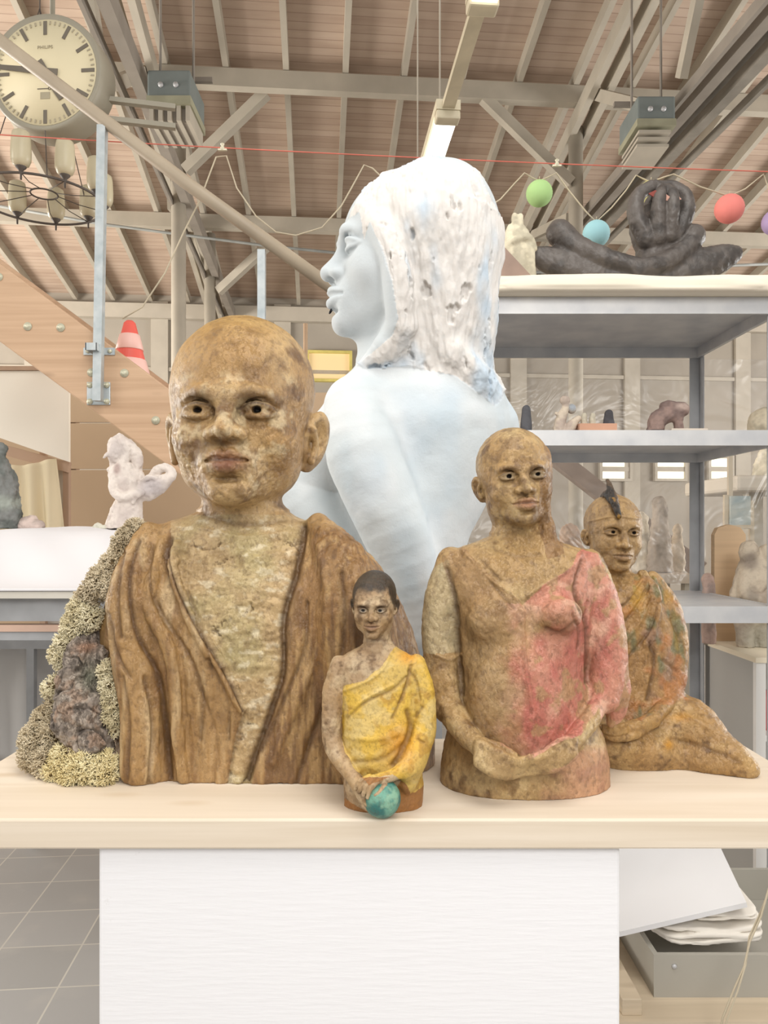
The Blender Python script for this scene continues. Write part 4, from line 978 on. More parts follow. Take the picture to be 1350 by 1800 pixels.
# chipped white paint: front face with rounded uneven edges
m, nt, b = new_mat('white_gloss_paint'); N = nt.nodes; L = nt.links
tc = N.new('ShaderNodeTexCoord'); mp = N.new('ShaderNodeMapping'); mp.inputs['Scale'].default_value = (6, 6, 60); L.new(tc.outputs['Object'], mp.inputs[0])
n1 = N.new('ShaderNodeTexNoise'); n1.inputs['Scale'].default_value = 3; n1.inputs['Detail'].default_value = 6; L.new(mp.outputs[0], n1.inputs['Vector'])
bp = N.new('ShaderNodeBump'); bp.inputs['Strength'].default_value = .10; bp.inputs['Distance'].default_value = .006; L.new(n1.outputs[0], bp.inputs['Height']); L.new(bp.outputs[0], b.inputs['Normal'])
n2 = N.new('ShaderNodeTexNoise'); n2.inputs['Scale'].default_value = 16; n2.inputs['Detail'].default_value = 8; n2.inputs['Roughness'].default_value = .7; L.new(tc.outputs['Object'], n2.inputs['Vector'])
n3 = N.new('ShaderNodeTexNoise'); n3.inputs['Scale'].default_value = 2.2; L.new(tc.outputs['Object'], n3.inputs['Vector'])
ml = N.new('ShaderNodeMath'); ml.operation = 'MULTIPLY'; L.new(n2.outputs[0], ml.inputs[0]); L.new(n3.outputs[0], ml.inputs[1])
rp = N.new('ShaderNodeValToRGB'); e = rp.color_ramp.elements; e[0].position = .40; e[0].color = (*lin((236, 236, 239)), 1); e[1].position = .47; e[1].color = (*lin((186, 184, 180)), 1); L.new(ml.outputs[0], rp.inputs[0])
L.new(rp.outputs[0], b.inputs['Base Color']); b.inputs['Roughness'].default_value = .45
M_PAINT = m
px0 = (173 - CX) / F0; px1 = (1090 - CX) / F0; Yp = YF + .012
mb = MB(); mb.box((px0 * Yp, Yp, 0), (px1 * Yp, YK - .03, ZB - .0412))
pl = mb.build('plinth', M_PAINT, bevel=.004); tag(pl, 'white painted wooden plinth under the pine board', 'plinth')

# ------------------------------------------------------------------ moss and bark on the large bust
def moss_mat(name, c, c2):
    m, nt, b = new_mat(name); N = nt.nodes; L = nt.links
    tc = N.new('ShaderNodeTexCoord'); nz = N.new('ShaderNodeTexNoise'); nz.inputs['Scale'].default_value = 28; nz.inputs['Detail'].default_value = 3; L.new(tc.outputs['Object'], nz.inputs['Vector'])
    rp = N.new('ShaderNodeValToRGB'); rp.color_ramp.elements[0].position = .35; rp.color_ramp.elements[1].position = .65
    rp.color_ramp.elements[0].color = (*lin(c2), 1); rp.color_ramp.elements[1].color = (*lin(c), 1); L.new(nz.outputs[0], rp.inputs[0]); L.new(rp.outputs[0], b.inputs['Base Color'])
    b.inputs['Roughness'].default_value = .8; b.inputs['Specular IOR Level'].default_value = .2
    return m
MOSS = [moss_mat('moss_grey', (226, 214, 188), (188, 172, 142)), moss_mat('moss_pale', (240, 232, 204), (216, 204, 168)), moss_mat('moss_cream', (246, 236, 198), (226, 210, 160))]
CORE = mat('moss_core', (116, 98, 70), .9, .2, 60)  # dark tone stands in for the shaded gaps between twigs
def moss(parent, blobs, m, n, Yc=1.29, seed=1, lab=None):
    """tangle of forking twigs grown from a core of blobs (px, py, d, radius)"""
    r = np.random.RandomState(seed); s = Yc / F0
    V = []; Q = []
    def seg(a, b, ra, rb):
        d = b - a; L_ = np.linalg.norm(d) + 1e-9; d = d / L_; u = np.cross(d, (.3, .5, .81)); u /= np.linalg.norm(u) + 1e-9; w_ = np.cross(d, u); k0 = len(V)
        for p, rr in ((a, ra), (b, rb)):
            for t in (0, 2.094, 4.189): V.append(p + (u * math.cos(t) + w_ * math.sin(t)) * rr)
        for i in range(3): j = (i + 1) % 3; Q.append((k0 + i, k0 + j, k0 + 3 + j, k0 + 3 + i))
    vol = np.array([q[3] ** 2 for q in blobs], float); vol /= vol.sum()
    for _ in range(n):
        q = blobs[r.choice(len(blobs), p=vol)]; c = PP(q[:3]); R_ = q[3]
        d = r.normal(size=3); d[1] = -abs(d[1]) * .9 + .35 * r.rand(); d /= np.linalg.norm(d)
        p = c + d * R_ * .74; dirn = d + r.normal(size=3) * .55; dirn /= np.linalg.norm(dirn)
        def grow(p, dirn, L_, rr, depth):
            q_ = p + dirn * L_; seg(p, q_, rr, rr * .8)
            if depth == 0: return
            for _k in range(2 if r.rand() < .85 else 3):
                nd = dirn + r.normal(size=3) * .75; nd /= np.linalg.norm(nd); grow(q_, nd, L_ * .72, rr * .78, depth - 1)
        grow(p, dirn, R_ * .10 + 5.4, 1.3, 2)
    V = np.array(V); V[:, 2] = np.maximum(V[:, 2], -(HY + DROP * F0 / Yc) + .4)
    o = place('moss', V, np.array(Q), None, Yc, m, parent=parent); o['kind'] = 'stuff'
    if lab: o['label'] = lab
    # dark filler of the clump, its tone painting the shade between twigs
    xs = [PP(q[:3])[0] for q in blobs]; ys = [q[2] for q in blobs]; zs = [PP(q[:3])[2] for q in blobs]; mr = max(q[3] for q in blobs) + 8
    S = Sculpt(axis(min(xs) - mr, max(xs) + mr, 3.2), axis(min(ys) - mr, max(ys) + mr, 3.2), axis(min(zs) - mr, max(zs) + mr, 3.2))
    for q in blobs: S.ell(PP(q[:3]), (q[3] * .80,) * 3, 8)
    S.cut_below(-(HY + DROP * F0 / Yc) + .5)
    V, Qd = S.mesh(); N_ = vnormals(V, Qd); V = V + N_ * ((fbm(V, 14, 3) - .5) * 12)[:, None]; V[:, 2] = np.maximum(V[:, 2], -(HY + DROP * F0 / Yc) + .4)
    c = place('moss_core', V, Qd, None, Yc, CORE, parent=parent)
    return o
moss(BUST, [(240, 936, -20, 17), (222, 952, -30, 17), (212, 976, -38, 15)], MOSS[0], 620, seed=2, lab='grey brown moss on the shoulder')
moss(BUST, [(200, 995, -48, 18), (186, 1020, -50, 24), (198, 1030, -62, 18), (168, 1038, -40, 18), (152, 1052, -30, 14)], MOSS[0], 1000, seed=3)
moss(BUST, [(146, 1072, -34, 20), (158, 1084, -44, 18), (138, 1100, -34, 22), (124, 1128, -32, 20), (112, 1150, -28, 18), (118, 1165, -26, 14)], MOSS[1], 1300, seed=4, lab='pale green moss')
moss(BUST, [(98, 1208, -30, 17), (108, 1220, -30, 12)], MOSS[1], 220, seed=5)
moss(BUST, [(104, 1238, -34, 18), (84, 1268, -40, 22), (66, 1300, -48, 24), (98, 1290, -52, 24), (60, 1328, -58, 20), (86, 1340, -72, 24)], MOSS[0], 1500, seed=6)
moss(BUST, [(120, 1334, -84, 24), (150, 1348, -98, 26), (182, 1356, -104, 20), (128, 1362, -104, 16), (96, 1354, -92, 14), (190, 1340, -96, 14)], MOSS[2], 1400, seed=7, lab='cream moss at the foot')
moss(BUST, [(192, 1180, -66, 13), (200, 1206, -72, 17), (206, 1232, -76, 18), (204, 1258, -78, 16), (206, 1280, -80, 9)], MOSS[1], 800, seed=8)
def bark():
    Yc = 1.29
    S = Sculpt(axis(78, 225, 1.5), axis(-125, 40, 1.8), axis(-1335, -1095, 1.5))
    S.tube([(160, 1112, -34), (150, 1150, -50), (142, 1200, -58), (146, 1250, -66), (160, 1300, -74)], [12, 30, 36, 42, 34], 8, persp=True)
    S.ell(PP((124, 1268, -78)), (30, 22, 26), 8); S.ell(PP((172, 1305, -84)), (28, 20, 24), 8); S.ell(PP((178, 1150, -62)), (18, 14, 18), 6)
    V, Q = S.mesh(); N = vnormals(V, Q)
    a = fbm(V, 34, 4, (1, 1, .8), 3); b = fbm(V, 16, 4, (1, 1, 1), 33)
    h = (b - .5) * 16 + 5 * np.tanh((a - .5) * 18); g = np.exp(-((fbm(V, 40, 3, (1, 1, 1), 63) - .5) / .025) ** 2); h -= 7 * g
    V = V + N * h[:, None]; V[:, 2] = np.maximum(V[:, 2], -(HY + DROP * F0 / Yc) + .4)
    C = np.tile(np.array(lin((166, 154, 142))), (len(V), 1))
    C = mixc(C, (122, 112, 104), sstep(.48, .6, fbm(V, 20, 4, (1, 1, 1), 8)) * .8); C = mixc(C, (166, 140, 120), sstep(.54, .66, fbm(V, 24, 3, (1, 1, 1), 18)) * .7)
    px, py = seen(V); C = mixc(C, (108, 116, 96), np.exp(-(((px - 158) / 18) ** 2 + ((py - 1190) / 24) ** 2)) * .7); C = mixc(C, (176, 136, 110), np.exp(-(((px - 152) / 20) ** 2 + ((py - 1138) / 9) ** 2)) * .8)
    o = place('bark', V, Q, C, Yc, clay_mat('bark_surface', .85, .9, 110, speck=(48, 40, 36), streak=(1, 1, .6), spec=.2), parent=BUST); o['label'] = 'piece of rough grey brown bark'
bark()

# grey stand under the white woman
s = 1.8 / F0; wz = ZC - (1172 - HY) * s; wx = (725 - CX) * s
st = empty('sculpture_stand', (wx, 1.8, 0), 'grey sculpture stand under the white plaster woman', 'stand')
mb = MB(); mb.lathe([(.19, wz - .025), (.19, wz)], (wx, 1.8, 0), n=40); mb.build('turntable', M_STEELD, st)
mb = MB(); mb.lathe([(.05, .05), (.05, wz - .025)], (wx, 1.8, 0), n=20); mb.build('column', M_STEELD, st)
mb = MB(); mb.lathe([(.22, 0), (.22, .03), (.06, .06)], (wx, 1.8, 0), n=40); mb.build('foot', M_STEELD, st)

# ------------------------------------------------------------------ staircase on the left
M_STAIR = pine_mat('stair_timber', (198, 166, 136), (182, 150, 120), (150, 124, 100))
M_GALV = M_STEEL
YS = 2.8
st = empty('staircase', at(300, 760, YS), 'open timber staircase at left with pipe handrail and galvanised posts', 'staircase')
mb = MB(); mb.prism([at(-260, 270, YS), at(0, 463, YS), at(300, 686, YS), at(620, 924, YS), at(620, 1052, YS), at(300, 822, YS), at(121, 690, YS), at(0, 601, YS), at(-260, 412, YS)], (0, .06, 0)); mb.build('stringer', M_STAIR, st, bevel=.004)
mb = MB(); mb.prism([at(-260, 270, YS) + Vector((0, .85, 0)), at(620, 924, YS) + Vector((0, .85, 0)), at(620, 1052, YS) + Vector((0, .85, 0)), at(-260, 412, YS) + Vector((0, .85, 0))], (0, .06, 0))
sec = mb.build('stringer', M_STAIR, st)
for px, py in ((-160, 410), (-40, 500), (80, 590), (203, 683), (322, 770), (440, 858)):
    c = at(px, py, YS); mb = MB(); mb.box((c.x - .13, YS + .06, c.z - .04), (c.x + .13, YS + .85, c.z)); mb.build('tread', M_STAIR, st)
def washer(px, py):
    c = at(px, py, YS); mb = MB(); mb.lathe([(.0155, 0), (.0155, .003), (.009, .004), (.008, .010), (.004, .011)], (c.x, YS, c.z), (0, -1, 0), 16)
    mb.build('bolt', M_BOLT, st)
M_BOLT = mat('zinc_bolt', (214, 212, 188), .4, .1, 40, metal=.3)
for p in ((-2, 487), (49, 574), (107, 576), (161, 655), (219, 656), (274, 739), (340, 740)): washer(*p)
YH = 2.74
mb = MB(); mb.tube([at(-240, -112, YH), at(0, 72, YH), at(327, 321, YH), at(592, 512, YH)], .0235, 14); mb.build('handrail', mat('pipe_rail', (172, 158, 138), .45, .1, 5), st)
def rail_post(pts, w, clamp=True):
    (x0, y0), (x1, y1) = pts
    mb = MB(); mb.bar(at(x0, y0, YH), at(x1, y1, YH + .02), w, w, up=(0, 1, 0)); p = mb.build('post', M_GALV, st)
    if not clamp: return
    mb = MB(); c = at(174, 692, YS); mb.box((c.x - .043, YS - .006, c.z - .042), (c.x + .043, YS, c.z + .042)); mb.build('base_plate', M_GALV, p, bevel=.003)
    for dx in (-.031, .031):
        for dz in (-.03, .03):
            mb = MB(); mb.lathe([(.011, 0), (.011, .003), (.007, .004), (.006, .009)], (c.x + dx, YS - .006, c.z + dz), (0, -1, 0), 12); mb.build('bolt', M_BOLT, p)
    c = at(175, 618, YS); mb = MB()
    mb.box((c.x - .057, YS - .005, c.z - .013), (c.x - .018, YS, c.z + .013)); mb.box((c.x + .018, YS - .005, c.z - .013), (c.x + .057, YS, c.z + .013))
    mb.box((c.x - .02, YH - .022, c.z - .013), (c.x + .02, YH - .016, c.z + .013)); mb.box((c.x - .021, YH - .022, c.z - .013), (c.x - .017, YS, c.z + .013)); mb.box((c.x + .017, YH - .022, c.z - .013), (c.x + .021, YS, c.z + .013))
    mb.build('clamp', M_GALV, p)
    for dx in (-.04, .04):
        mb = MB(); mb.lathe([(.008, 0), (.007, .007)], (c.x + dx, YS - .005, c.z), (0, -1, 0), 12); mb.build('bolt', M_BOLT, p)
rail_post(((180, 222), (172, 705)), .030)
rail_post(((460, 440), (460, 800)), .027, False)
# traffic cone on a tread
cz = at(203, 683, YS).z
c0 = at(228, 640, 3.25); 
M_CONE = mat('cone_red', (232, 104, 92), .5, .04); M_BAND = mat('cone_band', (240, 196, 186), .45, .04)
cn = empty('traffic_cone', (c0.x, 3.25, cz), 'red and white traffic cone standing on a stair tread', 'cone')
tip = at(221, 564, 3.25).z; hgt = tip - cz
rad = lambda z: .024 + (.115 - .024) * (1 - z / hgt)
mb = MB(); mb.lathe([(rad(0), 0), (rad(hgt), hgt - .01), (.014, hgt)], (c0.x, 3.25, cz), n=32); mb.build('body', M_CONE, cn)
mb = MB(); mb.box((c0.x - .125, 3.125, cz), (c0.x + .125, 3.375, cz + .02)); mb.build('base', M_CONE, cn, bevel=.01)
for a, b in ((.04, .20), (.33, .55), (.66, .84)):
    mb = MB(); mb.lathe([(rad(a*hgt) + .001, a*hgt), (rad(a*hgt) + .003, a*hgt + .002), (rad(b*hgt) + .003, b*hgt - .002), (rad(b*hgt) + .001, b*hgt)], (c0.x, 3.25, cz), n=32); mb.build('reflective_band', M_BAND, cn)

# ------------------------------------------------------------------ station clock
M_CLK = mat('clock_case', (158, 152, 136), .45, .06, 6); M_FACE = mat('clock_face', (228, 216, 182), .5, .03, 3); M_MARK = mat('clock_marks', (120, 112, 100), .6); M_MARKL = mat('clock_print', (178, 168, 144), .6)
cc = at(80, 128, 3.42); ck = empty('wall_clock', cc, 'round cream station clock hanging above the stair handrail', 'clock')
CR = Matrix.Rotation(math.radians(-5), 3, 'Z')
def cpt(x, y, z): return cc + CR @ Vector((x, y, z))   # x right, y away, z up
RA = .262
mb = MB(); mb.lathe([(RA*.90, 0), (RA*.97, .012), (RA, 0), (RA*1.01, -.02), (RA*1.01, -.13), (RA*.9, -.15)], cc, CR @ Vector((0, -1, 0)), 64); mb.build('case', M_CLK, ck)
mb = MB(); mb.lathe([(RA*.90, 0), (RA*.90, .001)], cc + CR @ Vector((0, -.001, 0)), CR @ Vector((0, -1, 0)), 64); fa = mb.build('face', M_FACE, ck)
for i in range(60):
    a = math.radians(6 * i); big = i % 5 == 0; r0, r1, w = (RA*.64, RA*.87, .016) if big else (RA*.81, RA*.87, .0065)
    d = Vector((math.sin(a), 0, math.cos(a))); n_ = Vector((math.cos(a), 0, -math.sin(a)))
    mb = MB(); P0 = [d*r0 - n_*w/2, d*r1 - n_*w/2, d*r1 + n_*w/2, d*r0 + n_*w/2]
    mb.prism([cpt(p.x, -.0045, p.z) for p in P0], CR @ Vector((0, .0025, 0))); mb.build('hour_mark' if big else 'minute_mark', M_MARK if big else M_MARKL, fa)
def hand(a, L, back, w, y, nm):
    a = math.radians(a); d = Vector((math.sin(a), 0, math.cos(a))); n_ = Vector((math.cos(a), 0, -math.sin(a)))
    mb = MB(); P0 = [-d*back - n_*w*.6, d*L - n_*w*.4, d*L + n_*w*.4, -d*back + n_*w*.6]
    mb.prism([cpt(p.x, y, p.z) for p in P0], CR @ Vector((0, .003, 0))); mb.build(nm, M_MARK, ck)
hand(147, RA*.56, RA*.22, .034, -.010, 'hour_hand'); hand(278, RA*.80, RA*.24, .026, -.015, 'minute_hand')
def text(body, p, size, m, parent, nm, R3, xs=1.0):
    cu = bpy.data.curves.new(nm, 'FONT'); cu.body = body; cu.size = size; cu.align_x = 'CENTER'; cu.align_y = 'CENTER'; cu.extrude = .0006
    t = bpy.data.objects.new(nm, cu); COL.objects.link(t); cu.materials.append(m); t.parent = parent
    pl = Vector(); q = parent
    while q is not None: pl += q.location; q = q.parent
    t.location = Vector(p) - pl; t.rotation_euler = (R3 @ Matrix.Rotation(math.radians(90), 3, 'X')).to_euler(); t.scale = (xs, 1, 1)
    me = bpy.data.meshes.new_from_object(t); bpy.data.objects.remove(t); o = bpy.data.objects.new(nm, me); COL.objects.link(o); o.parent = parent
    o.location = Vector(p) - pl; o.rotation_euler = (R3 @ Matrix.Rotation(math.radians(90), 3, 'X')).to_euler(); o.scale = (xs, 1, 1)
    return o
text('PHILIPS', cpt(0, -.004, .112), .020, M_MARKL, fa, 'lettering', CR, 1.15)
mb = MB(); p = [cpt(x, -.0045, z) for x, z in ((-.022, -.118), (.022, -.118), (.022, -.088), (-.022, -.088))]; mb.prism(p, CR @ Vector((0, .002, 0))); mb.build('printed_emblem', M_MARKL, fa)
mb = MB(); mb.prism([cpt(x, -.0045, z) for x, z in ((-.036, -.074), (.018, -.074), (.018, -.0705), (-.036, -.0705))], CR @ Vector((0, .002, 0))); mb.build('printed_line', M_MARK, fa)
mb = MB(); mb.tube([cpt(.020 + .006*math.cos(t), -.004, -.0725 + .006*math.sin(t)) for t in np.linspace(0, 6.28, 14)[:-1]], .0012, 5, closed=True); mb.build('printed_circle', M_MARK, fa)
mb = MB(); mb.tube([cpt(0, .06, RA), cpt(0, .06, RA + 2.2)], .012, 8); mb.build('hanging_rod', M_CLK, ck)
for z in (-.075, -.165):
    mb = MB(); mb.bar(cpt(RA*.9, .10, z), cpt(RA + .26, .2, z + .004), .03, .022); mb.build('bracket', M_CLK, ck)

# ------------------------------------------------------------------ ring chandelier
M_IRON = mat('wrought_iron', (92, 84, 78), .6, .1, 20); M_SHADE = mat('frosted_shade', (198, 188, 160), .35, .05, 8)
cc2 = Vector(((70 - CX) / F0 * 3.6, 3.6, 2.84)); ch = empty('chandelier', cc2, 'round iron chandelier with frosted candle shades below the clock', 'chandelier')
RC = .285
mb = MB(); mb.tube([cc2 + Vector((RC*math.cos(t), RC*math.sin(t), 0)) for t in np.linspace(0, 2*math.pi, 61)[:-1]], .006, 8, closed=True); mb.build('ring', M_IRON, ch)
mb = MB(); mb.tube([cc2 + Vector((.02 + .06*math.cos(t), .06*math.sin(t), .03)) for t in np.linspace(0, 2*math.pi, 31)[:-1]], .004, 8, closed=True); mb.build('inner_ring', M_IRON, ch)
for i in range(10):
    a = math.radians(279 + 36 * i); p = cc2 + Vector((RC*math.cos(a), RC*math.sin(a), 0))
    mb = MB(); mb.lathe([(.004, -.03), (.005, .0), (.012, .012), (.022, .022), (.024, .03)], p, n=14); h_ = mb.build('candle_holder', M_IRON, ch)
    mb = MB(); mb.lathe([(.020, .024), (.034, .034), (.042, .055), (.043, .09), (.040, .15), (.036, .172), (.024, .180)], p, n=20); mb.build('shade', M_SHADE, h_)
    mb = MB(); mb.tube([cc2 + Vector((.02 + .06*math.cos(a), .06*math.sin(a), .03)), cc2 + Vector((.6*RC*math.cos(a), .6*RC*math.sin(a), .012)), p], .0022, 5); mb.build('arm_wire', M_IRON, ch)
for i in range(3):
    a = math.radians(60 + 120 * i); mb = MB(); mb.tube([cc2 + Vector((RC*math.cos(a), RC*math.sin(a), 0)), cc2 + Vector((0, 0, .9))], .0025, 5); mb.build('chain', M_IRON, ch)
mb = MB(); mb.tube([cc2 + Vector((0, 0, .9)), cc2 + Vector((0, 0, roofz(3.6) - 2.9))], .003, 5); mb.build('chain', M_IRON, ch)

# ------------------------------------------------------------------ red string, cord and lanterns
YL = 2.82
M_RED = mat('red_string', (214, 120, 104), .7); M_CORD = mat('pale_cord', (196, 184, 160), .7)
mb = MB(); mb.tube([at(x, 237 + 66 * min(1.0, (x + 0.0) / 1350 * 1.28 - .30 * (x / 1350) ** 2), YL) for x in np.linspace(-60, 1420, 26)], .0022, 6)
tag(mb.build('red_string', M_RED), 'thin red string stretched across the hall holding the lantern cord', 'string')
def sl(x): return 237 + 66 * min(1.0, x / 1350 * 1.28 - .30 * (x / 1350) ** 2)
cord = [(215, 560), (250, 540), (290, 480), (322, 410), (350, 355), (380, 276), (398, 274), (416, 330), (450, 380), (485, 408), (520, 414), (566, 400), (600, 362), (618, 330), (640, 290), (655, 296), (690, 330), (780, 380), (868, 358), (880, 350), (905, 322), (922, 304), (935, 312), (948, 318), (962, 312), (978, 304), (1000, 335), (1030, 372), (1048, 390), (1075, 365), (1100, 335), (1118, 308), (1130, 314), (1144, 320), (1165, 312), (1184, 306), (1230, 328), (1282, 345), (1310, 332), (1342, 306), (1352, 335), (1362, 375)]
mb = MB(); mb.tube([at(x, y, YL + .008) for x, y in cord], .0028, 6); tag(mb.build('lantern_cord', M_CORD), 'pale twisted cord of the lantern string hanging in loops', 'cord')
M_PEG = mat('clear_peg', (226, 220, 196), .3)
for px, label in ((391, 'clear peg holding the cord left of the white head'), (979, 'clear peg on the red string beside the green lantern')):
    c = at(px, sl(px), YL); mb = MB(); mb.lathe([(.006, -.004), (.009, .004), (.004, .010), (.008, .018), (.003, .022)], (c.x, c.y, c.z - .004), n=12); mb.box((c.x - .016, c.y - .004, c.z - .010), (c.x + .016, c.y + .006, c.z - .004))
    tag(mb.build('peg', M_PEG), label, 'peg')
for px, py, r, c, lab in ((948, 340, 23, (172, 208, 140), 'round green paper lantern on the cord'), (1144, 342, 24, (230, 226, 140), 'round yellow paper lantern partly behind the black hand'), (1048, 411, 23.5, (156, 202, 210), 'round blue paper lantern on the cord'),
                          (1282, 367, 25, (230, 134, 126), 'round red paper lantern on the cord'), (1362, 391, 22, (176, 156, 196), 'round purple paper lantern cut by the right edge')):
    p = at(px, py, YL + .01); R_ = r / F0 * YL
    lt = empty('paper_lantern', p, lab, 'lantern', 'paper lanterns on the cord')
    prof = []
    for i in range(33):
        t = -math.pi/2*.93 + math.pi*.93*i/32; prof.append((R_*math.cos(t)*(1 + (.012 if i % 2 else -.008)), R_*math.sin(t)))
    mb = MB(); mb.lathe(prof, p, n=32); mb.build('shade', mat('lantern_paper', c, .8, .04, 8), lt)  # paper colours paled, with the haze mixed into them
    mb = MB(); mb.tube([p + Vector((0, 0, R_)), p + Vector((0, -.005, R_ + .012))], .0015, 6); mb.build('hook', M_CORD, lt)

# ------------------------------------------------------------------ metal shelf unit on the right
Yf, Yb = 2.30, 2.90; XR = 1.19; XL = .14
sh = empty('shelf_unit', ((XL + XR)/2, 2.55, 0), 'galvanised metal shelf unit behind the white woman', 'shelf')
def lev(z1, th, nm='shelf_board'):
    mb = MB(); mb.box((XL, Yf, z1 - th), (XR, Yf + .012, z1)); mb.box((XL, Yb - .012, z1 - th), (XR, Yb, z1)); mb.box((XL + .012, Yf + .012, z1 - .013), (XR - .012, Yb - .012, z1 - .001)); mb.box((XR - .012, Yf + .012, z1 - th), (XR, Yb - .012, z1)); mb.box((XL, Yf + .012, z1 - th), (XL + .012, Yb - .012, z1))
    return mb.build(nm, M_SHELF, sh)
ZT = at(0, 522, Yf).z; Z2 = at(0, 756, Yf).z; Z3 = at(0, 1066, Yf).z
lev(ZT, .050); lev(Z2, .046); lev(Z3, .05)
for x in (XL, XR):
    for y in (Yf, Yb):
        sx = -1 if x > .5 else 1; sy = 1 if y < 2.5 else -1
        x_ = x - sx*.005; y_ = y - sy*.005 if y > 2.5 else y + .013; mb = MB(); mb.box((min(x_, x_ + sx*.04), min(y_, y_ + sy*.004), 0), (max(x_, x_ + sx*.04), max(y_, y_ + sy*.004), ZT - .002)); mb.box((min(x_, x_ + sx*.004), min(y_, y_ + sy*.04), 0), (max(x_, x_ + sx*.004), max(y_, y_ + sy*.04), ZT - .002))
        mb.build('upright', M_STEELD, sh)
# plastic film behind the shelves
m, nt, b = new_mat('clear_film'); N = nt.nodes; L = nt.links
tr = N.new('ShaderNodeBsdfTransparent'); gl = N.new('ShaderNodeBsdfGlossy'); gl.inputs['Roughness'].default_value = .38; mx = N.new('ShaderNodeMixShader'); mx.inputs[0].default_value = .07
tc = N.new('ShaderNodeTexCoord'); wv = N.new('ShaderNodeTexNoise'); wv.inputs['Scale'].default_value = 3.5; wv.inputs['Distortion'].default_value = 2.5; L.new(tc.outputs['Object'], wv.inputs['Vector'])
bp = N.new('ShaderNodeBump'); bp.inputs['Strength'].default_value = .9; bp.inputs['Distance'].default_value = .05; L.new(wv.outputs[0], bp.inputs['Height']); L.new(bp.outputs[0], gl.inputs['Normal'])
L.new(tr.outputs[0], mx.inputs[1]); L.new(gl.outputs[0], mx.inputs[2]); L.new(mx.outputs[0], nt.nodes['Material Output'].inputs[0])
mb = MB(); mb.box((XL + .05, Yb + .02, Z3 + .02), (XR + .6, Yb + .022, ZT - .05)); tag(mb.build('plastic_sheet', m), 'clear plastic sheet hanging behind the metal shelf', 'sheet')
# rolled cloth on the top board
mb = MB(); pts = []; rr = []
S = Sculpt(axis(760, 1440, 4), axis(-40, 330, 5), axis(-535, -470, 2.2)); sY = Yf
S.loft([(492, 765, 1435, 120, 150, 150), (500, 765, 1435, 120, 156, 156), (512, 765, 1435, 120, 158, 158), (521.5, 765, 1435, 120, 156, 156)], 0, 6, 3)
V, Q = S.mesh(); N_ = vnormals(V, Q); V = V + N_ * ((fbm(V, 90, 3, (.5, 1, 1)) - .5) * np.where(V[:, 1] < 20, 13, 3) * (V[:, 2] > -516))[:, None]; V[:, 2] = np.maximum(V[:, 2], -521.9)
o = place('cloth', V, Q, None, sY, mat('cream_cloth', (236, 226, 208), .9, .03, 4), base=(1100, 521.9, 120)); tag(o, 'cream cloth folded flat along the top of the metal shelf', 'cloth')
# ------------------------------------------------------------------ small sculptures of the workshop
DULL = clay_mat('dull_clay', rough=.8, bump=.35, bscale=60, speck_amt=.12, spec=.2, streak=(1, 1, 1))
BLACKM = clay_mat('blackened_clay', rough=.42, bump=.3, bscale=50, speck_amt=.1, spec=.45, streak=(1, 1, 1))
def small(name, Yc, bbox, prims, col, base, label, cat, m=None, group=None, cell=2.0, rough=3, c2=None, parent=None, patches=()):
    """figure from tubes ('t', pts, radii, k) and ellipsoids ('e', centre, radii, k[, rot]) in photo pixels at depth Yc"""
    x0, x1, y0, y1, d = bbox
    S = Sculpt(axis(x0, x1, cell), axis(-d, d, cell), axis(-y1, -y0, cell))
    for p in prims:
        if p[0] == 't': S.tube([(a, c, -b) for a, b, c in p[1]], p[2], p[3])
        elif p[0] == 'x': S.ell((p[1][0], p[1][2], -p[1][1]), p[2], p[3], sub=True)
        else: S.ell((p[1][0], p[1][2], -p[1][1]), p[2], p[3], rot=p[4] if len(p) > 4 else None)
    S.cut_below(-base[1] + .01)
    V, Q = S.mesh(); N = vnormals(V, Q)
    V = V + N * ((fbm(V, 14, 3) - .5) * rough + (fbm(V, 5, 2, (1, 1, 1), 40) - .5) * rough * .5)[:, None]; V[:, 2] = np.maximum(V[:, 2], -base[1])
    C = np.tile(np.array(lin(col)), (len(V), 1)); C = mixc(C, c2 or tuple(int(v * .82) for v in col), sstep(.45, .65, fbm(V, 22, 3, (1, 1, 1), 7)) * .8)
    for (cx, cy, rx, ry, cc_) in patches: C = mixc(C, cc_, np.exp(-((((V[:, 0] - cx) / rx) ** 2 + ((-V[:, 2] - cy) / ry) ** 2) ** 2)) * .9)
    o = place(name, V, Q, C, Yc, m or DULL, base=base, parent=parent)
    if parent is None: tag(o, label, cat, group)
    elif label: o['label'] = label
    return o
def base_y(z, Y): return HY + (ZC - z) * F0 / Y

